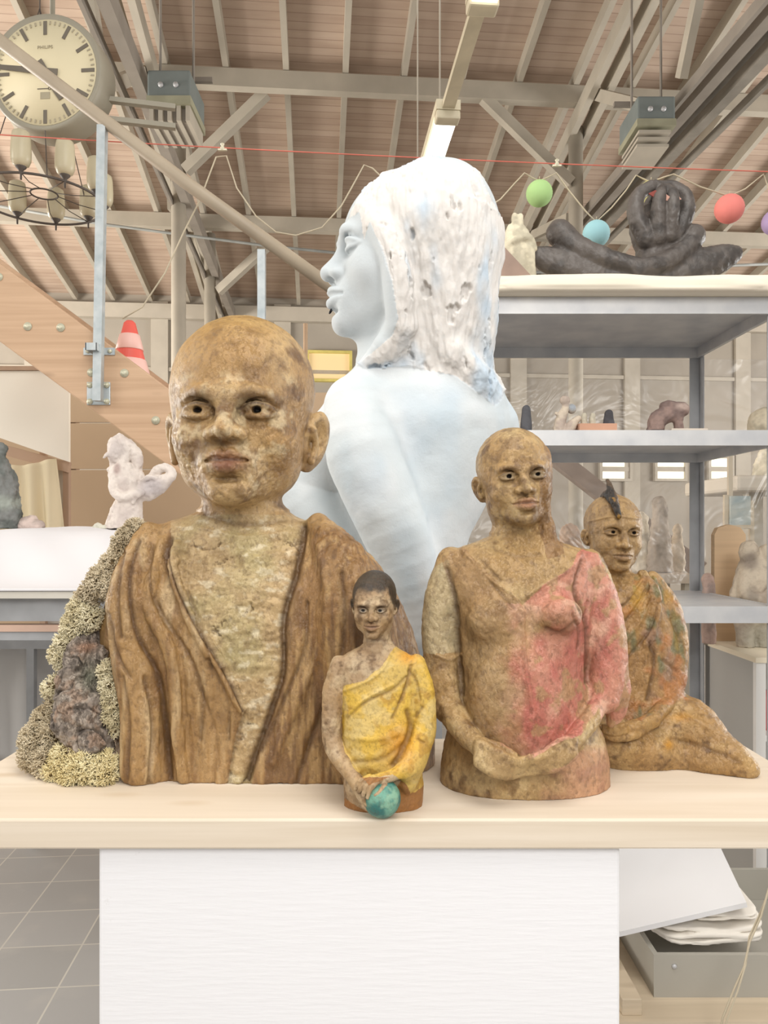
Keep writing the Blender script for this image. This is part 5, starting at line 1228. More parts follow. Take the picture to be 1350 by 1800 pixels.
# --- top of the shelf
bt = base_y(ZT + .0545, 2.52)
BLK = small('hand_sculpture', 2.52, (925, 1300, 318, bt + 4, 78), [
    ('e', (1024, 478, -8), (104, 22, 30), 0, (0, 17, 0)), ('e', (1208, 476, -8), (100, 22, 30), 14, (0, -19, 0)), ('e', (1114, 506, 0), (70, 40, 26), 20), ('e', (1114, 520, 0), (60, 44, 16), 10),
    ('t', [(982, 412, -6), (1012, 440, -14), (1062, 464, -24), (1112, 480, -30), (1150, 476, -30)], [23, 20, 17, 16, 13], 6),
    ('t', [(1216, 418, -6), (1196, 446, -14), (1160, 470, -26), (1110, 486, -34)], [21, 19, 17, 14], 6),
    ('t', [(1142, 492, 8), (1150, 440, 6), (1153, 410, 6)], [32, 28, 38], 12), ('e', (1154, 398, 10), (44, 18, 44), 12),
    ('t', [(1132, 425, -14), (1112, 385, -18), (1116, 352, -16), (1140, 334, -14), (1160, 333, -12)], [18, 15, 13, 11, 8], 5),
    ('t', [(1150, 425, -20), (1146, 385, -30), (1150, 356, -28), (1158, 340, -20)], [15, 13, 11, 8], 2), ('t', [(1168, 420, -18), (1170, 382, -30), (1172, 356, -28), (1168, 340, -20)], [15, 13, 11, 8], 2),
    ('t', [(1182, 418, -10), (1200, 380, -16), (1198, 350, -14), (1178, 334, -12), (1160, 330, -10)], [17, 14, 12, 11, 8], 4), ('t', [(1150, 400, 26), (1146, 360, 26), (1156, 334, 8)], [14, 11, 8], 5)],
    (92, 86, 82), (1114, bt, 0), 'large black sculpture of arms and an upright hand on the shelf top', 'sculpture', BLACKM, c2=(64, 60, 58), rough=3)  # black raised to a faded grey that carries the haze
mb = MB()
p0 = [at(1150, 346, 2.46), at(1166, 338, 2.45), at(1178, 346, 2.45), at(1186, 336, 2.45), at(1198, 350, 2.45), at(1182, 354, 2.45), at(1170, 352, 2.455)]
mb.prism(p0, (0, .004, 0)); l_ = mb.build('leaf', mat('pink_leaf', (214, 168, 152), .7), BLK); l_['label'] = 'pinkish leaf held between the fingers'
mb = MB(); mb.prism([at(1140, 340, 2.46), at(1152, 334, 2.455), at(1164, 342, 2.455), at(1158, 352, 2.46)], (0, .004, 0)); l_ = mb.build('leaf', mat('red_leaf', (150, 76, 68), .7), BLK); l_['label'] = 'dark red leaf held between the fingers'
bt2 = base_y(ZT + .0545, 2.48)
small('praying_hands', 2.48, (870, 950, 370, bt2 + 4, 40), [('t', [(908, bt2, 0), (908, 470, 0), (908, 445, 0), (908, 425, 0)], [24, 23, 23, 20], 0), ('t', [(932, bt2, -6), (931, 470, -8), (928, 440, -10)], [10, 9, 9], 4), ('t', [(905, 430, -4), (905, 400, -4), (904, 381, -4)], [11, 7, 5], 4), ('t', [(913, 430, -4), (913, 400, -4), (914, 382, -4)], [11, 7, 5], 3),
      ('t', [(893, 440, -8), (893, 415, -6), (896, 399, -4)], [9, 7, 4], 3), ('t', [(924, 440, -10), (924, 415, -8), (920, 402, -4)], [8, 6, 4], 3), ('t', [(886, 440, -8), (905, 428, -20), (928, 424, -12), (936, 438, -6)], [7, 7, 7, 7], 4), ('t', [(884, bt2, 0), (884, 470, 0), (888, 440, 0)], [8, 8, 7], 5)],
      (222, 214, 190), (908, bt2, 0), 'cream carving of two raised hands on the shelf top', 'sculpture', rough=2, cell=1.6)
mb = MB(); z0 = ZT + .0545; c = [at(862, bt2, 2.44), at(926, bt2, 2.44), at(884, bt2, 2.60)]
ap = at(868, 452, 2.5); A_, B_ = (c[0].x, 2.33, z0), (c[1].x, 2.33, z0); C_, D_ = (c[1].x, 2.42, z0), (c[0].x, 2.42, z0)
mb._add([A_, B_, C_, D_, (A_[0], 2.33, ap.z), (A_[0], 2.42, ap.z), (B_[0], 2.33, z0 + .012), (B_[0], 2.42, z0 + .012)], [(0,3,2,1), (4,6,7,5), (0,1,6,4), (1,2,7,6), (2,3,5,7), (3,0,4,5)])
tag(mb.build('clay_wedge', mat('brown_glaze', (150, 126, 112), .5, .1, 20)), 'brown glazed clay wedge beside the cream hands', 'wedge')

# --- second shelf
Y2 = 2.44; b2 = base_y(Z2, Y2); G2 = 'small pieces on the second shelf board'
small('figurine', Y2, (908, 944, 705, b2 + 3, 16), [('t', [(925, b2, 0), (925, 745, 0), (925, 728, 0), (925, 720, 0)], [10, 10, 8, 7], 0), ('e', (925, 720, 0), (6.5, 7, 8), 2)], (92, 92, 96), (925, b2, 0), 'dark bottle-shaped figurine left of the white bird-like figure', 'figurine', group=G2, cell=1.2, rough=1)
small('figurine', Y2, (965, 1030, 690, b2 + 3, 26), [('t', [(982, b2, 0), (984, 745, 0), (988, 728, -2)], [11, 10, 8], 0), ('t', [(988, 735, -2), (994, 715, -3), (992, 704, -4)], [7, 6, 7], 4), ('e', (992, 704, -4), (9, 8, 8), 2), ('t', [(985, 735, -4), (976, 728, -8)], [4, 3], 3), ('t', [(996, b2, -4), (1004, 748, -6), (1016, 736, -4)], [9, 9, 5], 4), ('e', (1006, 718, 4), (8, 8, 9), 3)], (206, 192, 174), (988, b2, 0), 'pale bird-like clay figurine on the second shelf', 'figurine', group=G2, cell=1.2, rough=1.5, c2=(176, 160, 150), patches=[(1006, 716, 8, 8, (158, 168, 178))])
bx = at(1013, b2, Y2); ex = at(1078, b2, Y2)
mb = MB(); mb.box((bx.x, Y2 - .04, Z2), (ex.x, Y2 + .04, Z2 + .034)); tag(mb.build('clay_block', mat('terracotta_block', (206, 160, 134), .8)), 'small terracotta block under two white finger shapes', 'block', G2)
bb = base_y(Z2 + .034, Y2)
for x, lab in ((1027, 'white finger-shaped piece on the terracotta block, left one'), (1042, 'white finger-shaped piece on the terracotta block, right one')):
    small('finger_carving', Y2, (x - 10, x + 10, 715, bb + 2, 10), [('t', [(x, bb, 0), (x - 1, 738, 0), (x, 730, 0)], [6, 5.5, 4.5], 0)], (224, 216, 196), (x, bb, 0), lab, 'figurine', group=G2, cell=1, rough=.6)
small('figurine', 2.52, (1052, 1090, 712, base_y(Z2, 2.52) + 3, 16), [('t', [(1070, base_y(Z2, 2.52), 0), (1070, 745, 0), (1070, 728, 0)], [11, 10, 7], 0), ('e', (1070, 727, 0), (7, 7, 7), 2)], (96, 94, 98), (1070, base_y(Z2, 2.52), 0), 'dark hooded figurine behind the terracotta block', 'figurine', group=G2, cell=1.2, rough=1)
mb = MB(); a = at(1168, b2, Y2); b_ = at(1231, b2, Y2); mb.box((a.x, Y2 - .06, Z2), (b_.x, Y2 + .05, Z2 + .016)); tag(mb.build('tile', mat('pale_tile', (210, 198, 184), .6), bevel=.002), 'flat pale tile under the brown animal on the second shelf', 'tile', G2)
b3 = base_y(Z2 + .016, Y2)
small('animal_figurine', Y2, (1128, 1220, 700, b3 + 3, 30), [('t', [(1152, b3, 0), (1158, 738, 0), (1180, 726, 0), (1198, 722, 0)], [15, 16, 15, 12], 0), ('e', (1196, 718, -2), (14, 12, 12), 5), ('t', [(1190, 735, -4), (1192, b3, -6)], [8, 9], 4), ('e', (1176, 713, 0), (16, 12, 9), 5)], (150, 128, 120), (1172, b3, 0), 'rough brown animal figurine on the pale tile', 'figurine', group=G2, cell=1.3, rough=4, c2=(118, 102, 98), patches=[(1196, 716, 14, 7, (184, 164, 154))])
small('stone_head', 2.6, (1300, 1400, 706, base_y(Z2, 2.6) + 3, 40), [('e', (1352, 745, 0), (36, 30, 30), 0), ('t', [(1320, base_y(Z2, 2.6), 0), (1352, base_y(Z2, 2.6), 0), (1380, base_y(Z2, 2.6), 0)], [14, 16, 14], 10)], (216, 204, 180), (1352, base_y(Z2, 2.6), 0), 'cream stone lump at the right edge of the second shelf', 'stone', group=G2, rough=5)

# --- white cabinet at the right with sculptures on it
XC = 1.22; Yn, Yk = 2.98, 3.5
Yn = 2.5 ; Yk = 2.9; XC0 = 1.213
M_CABW = mat('white_laminate', (232, 230, 226), .45, .02, 4); M_CABS = mat('grey_cabinet_side', (176, 174, 170), .6, .03, 3); M_TOPW = mat('cream_worktop', (236, 224, 200), .5, .03, 5)
ztop = .865
cb = empty('cabinet', (XC0 + .4, 2.7, 0), 'white cabinet with grey side standing right of the metal shelf', 'cabinet')
mb = MB(); mb.box((XC0, Yn + .02, 0), (XC0 + .02, Yk, ztop)); mb.build('side_panel', M_CABS, cb)
mb = MB(); mb.box((XC0 - .002, Yn, 0), (XC0 + .03, Yn + .02, ztop)); mb.build('front_stile', M_CABW, cb)
mb = MB(); mb.box((XC0 - .006, Yn - .006, ztop), (XC0 + .9, Yk + .02, ztop + .018)); mb.build('worktop', M_TOPW, cb)
mb = MB(); mb.box((XC0 + .03, Yn + .03, .02), (XC0 + .88, Yk - .02, .04)); mb.box((XC0 + .03, Yn + .03, .60), (XC0 + .88, Yk - .02, .62)); mb.box((XC0 + .02, Yk - .02, 0), (XC0 + .88, Yk, ztop)); mb.box((XC0 + .88, Yn, 0), (XC0 + .9, Yk, ztop)); mb.build('carcass', M_CABW, cb)
tb = ztop + .018
mb = MB(); mb.lathe([(.03, 0), (.032, .01), (.032, .09), (.014, .11), (.014, .13)], (XC0 + .09, Yn + .12, .62), n=18); tag(mb.build('bottle', mat('red_bottle', (214, 112, 112), .4)), 'red bottle inside the white cabinet at the right edge', 'bottle')
Yq = 2.72; bq = base_y(tb, Yq)
COUPLE = small('couple_sculpture', Yq, (1270, 1420, 930, bq + 3, 60), [
    ('t', [(1312, bq, 0), (1310, 1120, 0), (1312, 1060, 0)], [15, 15, 20], 0), ('t', [(1344, bq, 0), (1342, 1120, 0), (1338, 1060, 0)], [15, 15, 22], 6),
    ('t', [(1316, 1070, 0), (1318, 1020, -2), (1322, 990, 0)], [30, 27, 20], 14), ('t', [(1354, 1070, 0), (1350, 1020, -2), (1346, 1000, 0)], [30, 26, 20], 14),
    ('e', (1314, 970, -6), (17, 17, 21), 4), ('e', (1345, 975, -6), (16, 16, 19), 4), ('t', [(1306, 1010, -14), (1300, 1040, -24), (1322, 1046, -40), (1340, 1030, -44)], [11, 10, 9, 8], 6), ('t', [(1362, 1010, -14), (1368, 1040, -26), (1340, 1056, -42), (1304, 1050, -30)], [11, 10, 9, 8], 6), ('t', [(1300, 1020, 0), (1292, 1050, 0), (1300, 1070, -10)], [8, 9, 9], 6)],
    (206, 192, 172), (1328, bq, 0), 'pale clay sculpture of an embracing couple on the white cabinet', 'sculpture', rough=4, c2=(164, 150, 136), patches=[(1310, 985, 14, 16, (150, 138, 126)), (1328, 1120, 30, 36, (168, 164, 150)), (1304, 1052, 10, 20, (150, 140, 128))])
mb = MB(); pts = []
p_ = lambda x, y: at(x, y, 2.86)
outline = [(1256, base_y(tb, 2.86)), (1256, 940), (1262, 928), (1282, 922), (1302, 927), (1311, 940), (1311, base_y(tb, 2.86))]
mb.prism([p_(*q) for q in outline], (0, .03, 0)); tag(mb.build('rounded_board', pine_mat('tan_board', (214, 184, 148), (202, 172, 138), (180, 150, 118))), 'tan wooden board with rounded top standing on the white cabinet', 'board')
small('figurine', 2.8, (1225, 1268, 1000, base_y(tb, 2.8) + 3, 20), [('t', [(1246, base_y(tb, 2.8), 0), (1246, 1060, 0), (1246, 1030, 0)], [12, 12, 10], 0), ('e', (1244, 1020, 0), (11, 10, 13), 4)], (190, 164, 152), (1246, base_y(tb, 2.8), 0), 'small pinkish figurine beside the tan rounded board', 'figurine', cell=1.5, rough=3, c2=(150, 136, 130))
# things further back, seen through the shelf: slab table, canvas, sacks, slanting timber
Yt = 4.4
tt = empty('slab_table', (at(1350, 900, Yt).x, Yt, 0), 'pale slab table behind the cabinet at the right edge', 'table')
mb = MB(); a = at(1274, 838, Yt); mb.box((a.x, Yt - .15, a.z - .09), (a.x + 1.3, Yt + .6, a.z)); mb.build('slab', mat('pale_slab', (216, 206, 190), .8, .06, 5), tt, bevel=.02)
for dx in (.14, 1.1):
    mb = MB(); mb.box((a.x + dx, Yt, 0), (a.x + dx + .08, Yt + .08, a.z - .09)); mb.build('leg', M_BEAM, tt)
bs = base_y(a.z, 4.5)
small('sculpture', 4.5, (1300, 1400, 780, bs + 3, 40), [('t', [(1350, bs, 0), (1348, 815, 0), (1345, 800, 0)], [26, 20, 12], 0), ('t', [(1330, bs, -5), (1338, 825, -5)], [10, 8], 6)], (224, 214, 190), (1348, bs, 0), 'cream rough lump on the slab table at the right edge', 'sculpture', rough=6)
ez = empty('easel', (at(1298, 1000, 4.1).x, 4.1, 0), 'leaning canvas with blue green paint on a pale easel behind the shelf', 'easel')
c0 = at(1300, 900, 4.1); mb = MB(); mb.box((c0.x - .055, 4.08, c0.z - .09), (c0.x + .05, 4.1, c0.z + .085)); mb.build('canvas', mat('painted_canvas', (204, 206, 196), .8, .1, 9, c2=(134, 152, 156)), ez)
for x0, x1, y0 in ((1276, 1272, 870), (1283, 1284, 800), (1320, 1326, 880)):
    mb = MB(); p0 = at(x0, y0, 4.12); p1 = at(x1, 1100, 4.12); p1.z = 0; mb.bar(p0, p1, .022, .022, up=(0, 1, 0)); mb.build('leg', mat('pale_wood', (210, 196, 172), .8), ez)
mb = MB(); mb.bar(at(1274, 926, 4.08), at(1322, 926, 4.08), .03, .02); mb.build('ledge', mat('pale_wood2', (206, 192, 168), .8), ez)
mb = MB(); mb.bar(at(930, 768, 7.4), at(1228, 1000, 7.4), .15, .17, up=(0, 1, 0)); tag(mb.build('slanting_beam', mat('brown_beam', (158, 142, 130), .8)), 'slanting brown timber beam seen through the shelf behind the crested figure', 'beam')
Ys = 5.2
wb = empty('workbench', (at(1090, 1000, Ys).x, Ys, 0), 'pale workbench far behind the shelf under the bright windows', 'workbench')
zt_ = at(0, 1010, Ys).z; xa, xb = at(960, 0, Ys).x, at(1225, 0, Ys).x
mb = MB(); mb.box((xa, Ys, zt_ - .06), (xb, Ys + .7, zt_)); mb.build('top', mat('bench_top', (204, 190, 172), .8), wb)
for x in (xa, xb - .07):
    mb = MB(); mb.box((x, Ys + .03, 0), (x + .07, Ys + .1, zt_ - .06)); mb.build('leg', M_BEAM, wb)
mb = MB(); mb.box((xa + .07, Ys + .3, .1), (xb - .07, Ys + .33, zt_ - .06)); mb.build('back_panel', M_WALLP, wb)
bw = base_y(zt_, Ys + .3)
G3 = 'wrapped pieces on the far workbench'
for i, (x, y0, w_, col, lab) in enumerate(((1002, 930, 28, (190, 164, 142), 'brown clay bust on the far workbench, seen left of the crested head'), (1128, 905, 20, (216, 206, 186), 'cream wrapped bust on the far workbench right of the crested head'), (1160, 880, 22, (176, 164, 150), 'tall grey brown head on the far workbench near the shelf upright'), (1190, 920, 14, (206, 190, 168), 'small tan piece beside the shelf upright on the far workbench'))):
    small('wrapped_bust', Ys + .2 + .14 * (i % 2) + .03 * i, (x - 50, x + 50, y0 - 18, bw + 3, 46), [('t', [(x, bw, 0), (x, bw - 30, 0), (x, y0 + 25, 0)], [w_, w_ * .95, w_ * .6], 0), ('e', (x, y0 + 10, 0), (w_ * .62, w_ * .62, w_ * .75), 6)], col, (x, bw, 0), lab, 'bust', group=G3, rough=7, cell=2.4)
mb = MB(); a = at(537, 660, 5.5); mb.tube([(a.x, 5.5, 0), at(537, 569, 5.5)], .016, 8); tag(mb.build('wooden_stick', mat('stick_wood', (206, 176, 146), .8)), 'upright wooden stick behind the bald bust, left of the yellow window', 'stick')

# ------------------------------------------------------------------ under the board on the right
M_LOW = pine_mat('low_shelf_wood', (206, 190, 166), (190, 174, 150), (170, 150, 126))
zl = .248
ls = empty('low_shelf', (.85, 1.9, 0), 'low wooden shelf near the floor under the right end of the board', 'shelf')
mb = MB(); mb.box((.50, 1.64, zl - .024), (1.18, 2.22, zl)); mb.build('shelf_board', M_LOW, ls)
for x in (.54, 1.10):
    mb = MB(); mb.box((x, 1.70, 0), (x + .05, 2.18, zl - .024)); mb.build('support', M_STEELD, ls)
M_TRAY = mat('grey_tray', (172, 168, 158), .6, .05, 4)
tr_ = empty('storage_box', (.86, 1.95, zl), 'grey shallow storage box on the low shelf under folded cloth', 'box')
x0, x1, y0, y1, zt2 = .606, 1.13, 1.725, 2.17, zl + .095
mb = MB(); mb.box((x0 + .013, y0 + .013, zl), (x1 - .013, y1 - .013, zl + .01)); mb.box((x0, y0, zl), (x1, y0 + .012, zt2)); mb.box((x0, y1 - .012, zl), (x1, y1, zt2)); mb.box((x0, y0 + .0121, zl), (x0 + .012, y1 - .0121, zt2 - .0005)); mb.box((x1 - .012, y0 + .0121, zl), (x1, y1 - .0121, zt2 - .0005)); mb.build('body', M_TRAY, tr_)
mb = MB(); mb.lathe([(.006, 0), (.005, .004)], (x0 + .046, y0, zl + .07), (0, -1, 0), 12); mb.build('screw', M_SHELF, tr_)
mb = MB(); mb.box((.515, 1.66, zl), (.558, 2.15, zl + .036)); tag(mb.build('timber_batten', M_LOW, bevel=.002), 'square timber batten lying on the low shelf beside the grey box', 'batten')
def cloth_grid(name, x0, x1, y0, y1, zf, nx, ny, m, label, cat, th=.006):
    xs = np.linspace(x0, x1, nx); ys = np.linspace(y0, y1, ny); V = []; Q = []
    for y in ys:
        for x in xs: V.append((x, y, zf(x, y)))
    for j in range(ny - 1):
        for i in range(nx - 1): Q.append((j*nx+i, j*nx+i+1, (j+1)*nx+i+1, (j+1)*nx+i))
    V = np.array(V, float); o_ = V.mean(0); o_[2] = V[:, 2].min()
    me = mesh_np(name, V - o_, np.array(Q)); o = link(name, me, m, None, Vector(o_)); md = o.modifiers.new('thick', 'SOLIDIFY'); md.thickness = th; md.offset = -1
    return tag(o, label, cat)
M_SHEET = mat('white_sheet', (222, 221, 224), .9, .02, 3); M_LINEN = mat('white_linen', (232, 226, 216), .9, .03, 6)
# folded cloths piled on the box: each fold a rounded wavy layer
def folded(name, c, w, d, h, rz, label, group, seed):
    n = 3; r = random.Random(seed)
    xs = axis(-w/2*1.1, w/2*1.1, .006); S = Sculpt(xs, axis(-d/2*1.15, d/2*1.15, .008), axis(-.004, h + .02, .0022))
    for i in range(n):
        zc_ = h * (i + .5) / n; a = w/2 * (.92 + .08 * r.random()); b_ = d/2 * (.92 + .08 * r.random())
        X = S.ax[0][:, None, None]; Y = S.ax[1][None, :, None]; Z = S.ax[2][None, None, :] - zc_ - .003*np.sin(X*31 + i*2) - .002*np.sin(Y*30 + i)
        q = ((np.abs(X/a))**6 + (np.abs(Y/b_))**6)**(1/6); e = (q - 1) * min(a, b_); t = h/n*.47 * np.clip(1 - np.maximum(q - .9, 0)*3, .7, 1)
        S.F[:] = np.minimum(S.F, np.maximum(e, np.abs(Z) - t).astype(np.float32))
    S.F[:] = np.maximum(S.F, (-S.ax[2])[None, None, :])
    V, Q = S.mesh(); N_ = vnormals(V, Q); V = V + N_ * ((fbm(V, .05, 3) - .5) * .012)[:, None]; V[:, 2] = np.maximum(V[:, 2], 0)
    me = mesh_np(name, V, Q); o = link(name, me, M_LINEN, None, Vector(c)); o.rotation_euler = (0, 0, rz); return tag(o, label, 'cloth', group)
folded('folded_cloth', (.757, 1.925, zt2 + .001), .275, .34, .040, .04, 'thick folded white cloth lying on the grey storage box', 'folded cloths on the storage box', 3)
folded('folded_cloth', (.80, 1.90, zt2 + .048), .17, .25, .022, -.08, 'upper folded white cloth of the pile, crumpled at its right end', 'folded cloths on the storage box', 5)
PB = [at(1062, 1644, 1.755), at(1312, 1586, 1.755), at(1236, 1425, 2.2), at(1010, 1462, 2.2)]
n_ = (PB[1] - PB[0]).cross(PB[2] - PB[0]).normalized(); n_ = n_ if n_.z < 0 else -n_
mb = MB(); mb.prism(PB, n_ * .012); tag(mb.build('card_sheet', mat('white_card', (226, 226, 228), .7, .02, 3)), 'stiff white card sheet lying tilted on the folded cloths under the board', 'panel')
mb = MB(); pts = [at(1352, 1560, 1.66), at(1338, 1610, 1.66), at(1318, 1655, 1.64), at(1308, 1700, 1.62), at(1290, 1740, 1.60), at(1270, 1790, 1.58), at(1262, 1850, 1.56)]; mb.tube(pts, .0022, 6)
mb.tube([p + Vector((.004, .012 * math.sin(i), .004)) for i, p in enumerate(pts)], .002, 6); tag(mb.build('hanging_string', M_CORD), 'white string hanging in front of the storage box at lower right', 'string')

# ------------------------------------------------------------------ left: work table, sheet and what stands on it
TY0, TY1 = 1.98, 2.70; TZ = 1.139
wt = empty('work_table', (-1.1, 2.35, 0), 'grey metal work table under the white sheet at left', 'table')
mb = MB(); mb.box((-2.1, TY0, TZ - .018), (-.42, TY1, TZ)); mb.build('table_top', mat('table_edge', (214, 210, 200), .6), wt)
mb = MB(); mb.box((-2.1, TY0 + .03, TZ - .080), (-.44, TY0 + .05, TZ - .018)); mb.box((-2.1, TY1 - .05, TZ - .095), (-.44, TY1 - .03, TZ - .018)); mb.build('apron', M_STEELD, wt)
mb = MB(); mb.box((-2.1, TY0 + .025, TZ - .107), (-.44, TY0 + .06, TZ - .090)); mb.build('wooden_rail', mat('pinkish_wood', (204, 174, 156), .7), wt)
mb = MB(); mb.box((-2.1, TY0 + .03, TZ - .130), (-.44, TY0 + .06, TZ - .107)); mb.build('lower_rail', M_STEELD, wt)
for x in (-.48, -2.08):
    for y in (TY0 + .035, TY1 - .08):
        mb = MB(); mb.box((x, y, 0), (x + .026, y + .026, TZ - .130)); mb.build('leg', M_STEELD, wt)
def sheet_z(x, y):
    t = min(1, max(0, (y - TY0 - .03) / .42)); t = t * t * (3 - 2 * t)
    z = TZ + .007 + .150 * t + .012 * math.sin(x * 7 + y * 3) * t + .011 * math.sin(x * 15 - y * 11 + 2 * math.sin(y * 6)) * t * (1.15 - t) * 3 + .006 * math.sin(x * 31 + y * 23) * t * (1.05 - t) * 3 + .01 * math.exp(-((x + 1.2) / .3) ** 2) * t - .016 * math.exp(-((x + .75) / .25) ** 2) * t
    return z
SHEET = cloth_grid('white_sheet', -2.08, -.43, TY0 - .004, TY1 - .02, sheet_z, 90, 50, M_SHEET, 'white cotton sheet spread over bulky things on the work table', 'sheet')
zS = TZ + .168
Ya = 2.58; ba = base_y(zS - .006, Ya)
small('woman_sculpture', Ya, (178, 318, 752, ba + 3, 62), [
    ('t', [(218, ba, 0), (222, 905, 0), (226, 880, 0), (222, 850, 0), (216, 828, 0)], [32, 29, 22, 24, 20], 0), ('e', (214, 834, -8), (17, 14, 14), 6), ('t', [(214, 830, 0), (211, 814, -2)], [8, 8], 3),
    ('e', (207, 797, -8), (14, 16, 20), 3), ('t', [(196, 800, -20), (190, 806, -20)], [4, 2], 3), ('t', [(210, 764, 0), (202, 780, -6), (198, 800, -4), (202, 820, -8), (196, 826, -10)], [4, 9, 7, 6, 4], 2), ('t', [(214, 768, 0), (222, 785, -4), (222, 806, -6), (212, 822, -14)], [6, 11, 9, 5], 2), ('t', [(222, 780, 4), (236, 798, 4), (240, 820, 6), (232, 838, 6)], [10, 12, 9, 5], 3),
    ('t', [(204, 834, -10), (206, 860, -20), (222, 876, -26), (244, 870, -22), (254, 866, -16)], [9, 8, 8, 7, 6], 4), ('t', [(238, 834, 6), (250, 850, 8), (246, 870, -4)], [11, 10, 8], 5), ('t', [(244, 868, -18), (240, 884, -22)], [5, 3], 2),
    ('t', [(244, 868, 4), (262, 862, 4), (282, 850, 2), (300, 838, 0)], [12, 17, 15, 9], 4), ('t', [(256, 846, 6), (274, 828, 6), (292, 822, 4), (304, 834, 0), (296, 846, -6)], [6, 8, 8, 7, 5], 3), ('t', [(250, 850, 0), (262, 840, -8), (278, 842, -10)], [5, 5, 4], 2)],
    (222, 212, 204), (218, ba, 0), 'white clay woman with rough hair holding a shell on the sheet', 'sculpture', rough=5, cell=1.7, c2=(200, 188, 182), patches=[(213, 826, 7, 11, (170, 150, 144)), (268, 855, 24, 16, (186, 178, 178)), (210, 790, 16, 18, (196, 186, 182))])
Yg = 2.55; bg_ = base_y(zS - .006, Yg)
small('dark_sculpture', Yg, (-70, 60, 768, bg_ + 3, 50), [('t', [(-4, bg_, 0), (-4, 900, 0), (-8, 850, 0), (-14, 810, 0)], [40, 38, 36, 24], 0), ('e', (2, 788, 0), (10, 10, 12), 6), ('e', (20, 905, -10), (20, 16, 22), 6), ('e', (12, 870, -14), (22, 14, 18), 6)], (128, 130, 128), (-4, bg_, 0), 'dark grey green sculpture cut by the left edge of the picture', 'sculpture', rough=9, c2=(98, 104, 100), patches=[(14, 885, 26, 14, (158, 164, 156))])
Yr = 2.55
small('clay_lump', Yr, (25, 100, 900, bg_ + 3, 24), [('e', (48, bg_ - 6, 0), (18, 14, 16), 0), ('e', (66, bg_ - 4, -4), (16, 12, 12), 5), ('e', (56, bg_ - 16, 2), (10, 8, 9), 5)], (206, 188, 180), (56, bg_, 0), 'pinkish clay lump on the sheet beside the dark sculpture', 'clay lump', rough=5, cell=1.6)
small('arch_sculpture', Yr, (150, 200, 900, bg_ + 3, 16), [('t', [(164, bg_, 0), (164, 932, 0), (172, 923, 0), (182, 932, 0), (183, bg_, 0)], [5, 5, 5, 6, 7], 0)], (206, 204, 190), (173, bg_, 0), 'small white arched piece on the sheet between frame and woman', 'sculpture', rough=2, cell=1.2, c2=(150, 146, 140))
# white panel, frame and drape behind the table
Yw = 3.75
mb = MB(); mb.prism([at(-120, 652, Yw), at(121, 652, Yw), at(121, 812, Yw), at(-120, 728, Yw)], (0, .02, 0)); wp = mb.build('white_board', mat('white_board', (250, 244, 230), .7, .01, 2)); tag(wp, 'large white board with slanting lower edge behind the work table', 'board')
mb = MB(); mb.bar(at(-120, 648, Yw), at(122, 648, Yw), .03, .02); e_ = mb.build('edge_strip', mat('brown_strip', (190, 162, 138), .7), wp)
M_FR = mat('frame_wood', (188, 160, 138), .8, .06, 5)
fr_ = empty('display_stand', (at(95, 930, 3.85).x, 3.85, 0), 'brown wooden stand with posts below the white board, draped at its left', 'stand')
for x in (76, 117, -60):
    a = at(x, 790, 3.85); mb = MB(); mb.box((a.x - .014, 3.84, 0), (a.x + .014, 3.87, a.z)); mb.build('post', M_FR, fr_)
mb = MB(); mb.bar(at(-70, 770, 3.83), at(122, 822, 3.83), .03, .05, up=(0, 0, 1)); mb.build('rail', M_FR, fr_)
a, b_ = at(78, 826, 3.88), at(116, 826, 3.88); mb = MB(); mb.box((a.x, 3.88, .5), (b_.x, 3.89, a.z)); mb.build('infill_panel', mat('grey_infill', (208, 202, 194), .8), fr_)
xs_ = np.linspace(-46, 98, 60); V = []; Q = []
for j in range(24):
    t = j / 23
    for i, x in enumerate(xs_):
        xx = x + (14 * t if x > 40 else 0); p = at(xx, 812 + 6 * math.sin(x / 22.) + 150 * t, 3.78); p.y += .03 * math.sin(x / 5. + 1.5 * t) * (.3 + .7 * t); V.append(tuple(p))
for j in range(23):
    for i in range(59): Q.append((j*60+i, j*60+i+1, (j+1)*60+i+1, (j+1)*60+i))
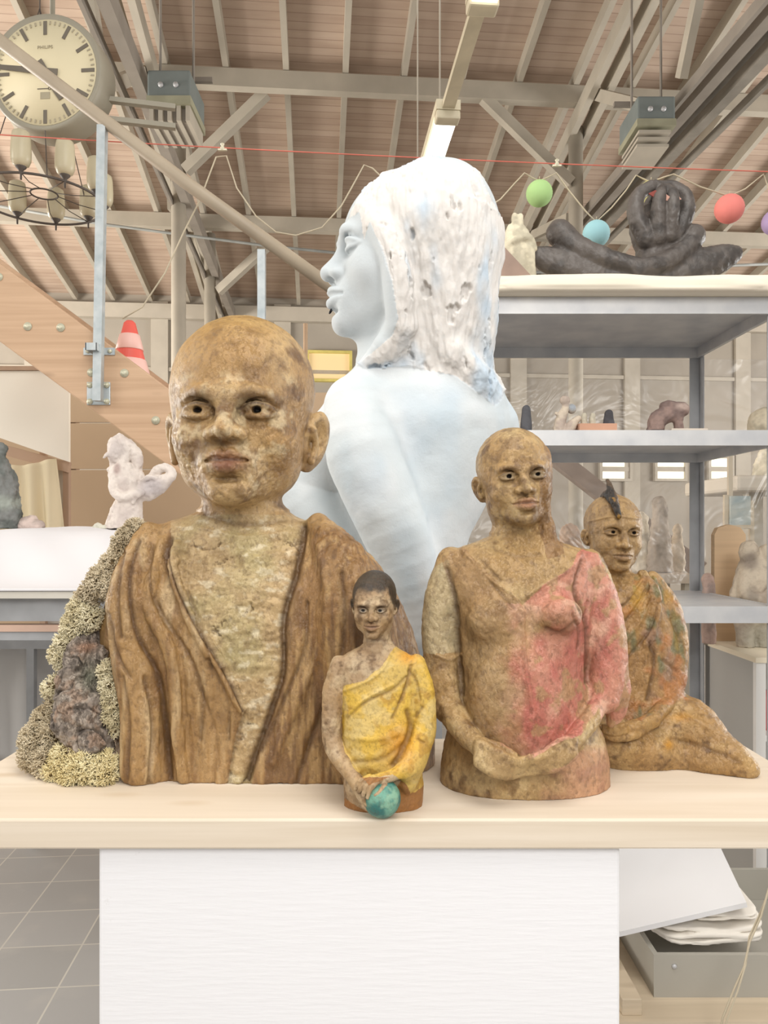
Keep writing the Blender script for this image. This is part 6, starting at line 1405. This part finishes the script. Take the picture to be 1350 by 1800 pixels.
V = np.array(V); o_ = V.mean(0); o_[2] = V[:, 2].min(); o = link('drape', mesh_np('drape', V - o_, np.array(Q)), mat('cream_drape', (228, 214, 182), .9, .03, 4), None, Vector(o_)); md = o.modifiers.new('thick', 'SOLIDIFY'); md.thickness = .006; tag(o, 'cream cloth hanging in folds from the brown wooden stand', 'drape')
# plywood partition, cloth under the table
M_PLY = mat('plywood', (206, 180, 150), .8, .05, 1.5, stretch=(1, 1, .4))
pt = empty('partition', (at(330, 900, 4.6).x, 4.6, 0), 'tan plywood partition behind the staircase and the white woman sculpture', 'partition')
xa, xb = at(-120, 0, 4.6).x, at(640, 0, 4.6).x
zz = [0, .9, at(0, 826, 4.6).z, at(0, 744, 4.6).z, at(0, 690, 4.6).z]
for i in range(4):
    mb = MB(); mb.box((xa, 4.6, zz[i] + .006), (xb, 4.62, zz[i+1])); mb.build('sheet', M_PLY, pt)
for px in (122, 320, 600):
    mb = MB(); x = at(px, 0, 4.6).x; mb.box((x - .03, 4.62, 0), (x + .03, 4.68, zz[-1])); mb.build('stud', M_FR, pt)
V = []; Q = []
for j in range(16):
    t = j / 15
    for i in range(70):
        x = -1.85 + 1.05 * i / 69; V.append((x, 3.25 + .06 * math.sin(x * 22) * (.4 + .6 * t), .835 - .53 * t))
for j in range(15):
    for i in range(69): Q.append((j*70+i, j*70+i+1, (j+1)*70+i+1, (j+1)*70+i))
V = np.array(V); o_ = V.mean(0); o_[2] = V[:, 2].min(); o = link('hanging_cloth', mesh_np('hanging_cloth', V - o_, np.array(Q)), mat('pale_grey_cloth', (204, 202, 200), .9, .05, 2), None, Vector(o_)); md = o.modifiers.new('thick', 'SOLIDIFY'); md.thickness = .006; tag(o, 'pale grey cloth hanging underneath the work table', 'cloth')
rk = empty('metal_rack', (-1.3, 3.15, 0), 'grey metal rack standing in front of the hanging pale cloth under the table', 'rack')
mb = MB(); mb.box((-1.9, 3.14, .81), (-.78, 3.17, .85)); mb.box((-1.9, 3.17, .826), (-.78, 3.34, .834)); mb.build('top_rail', M_STEELD, rk)
for x in (-1.9, -1.462, -.81):
    mb = MB(); mb.box((x, 3.14, 0), (x + .03, 3.17, .81)); mb.build('leg', M_STEELD, rk)
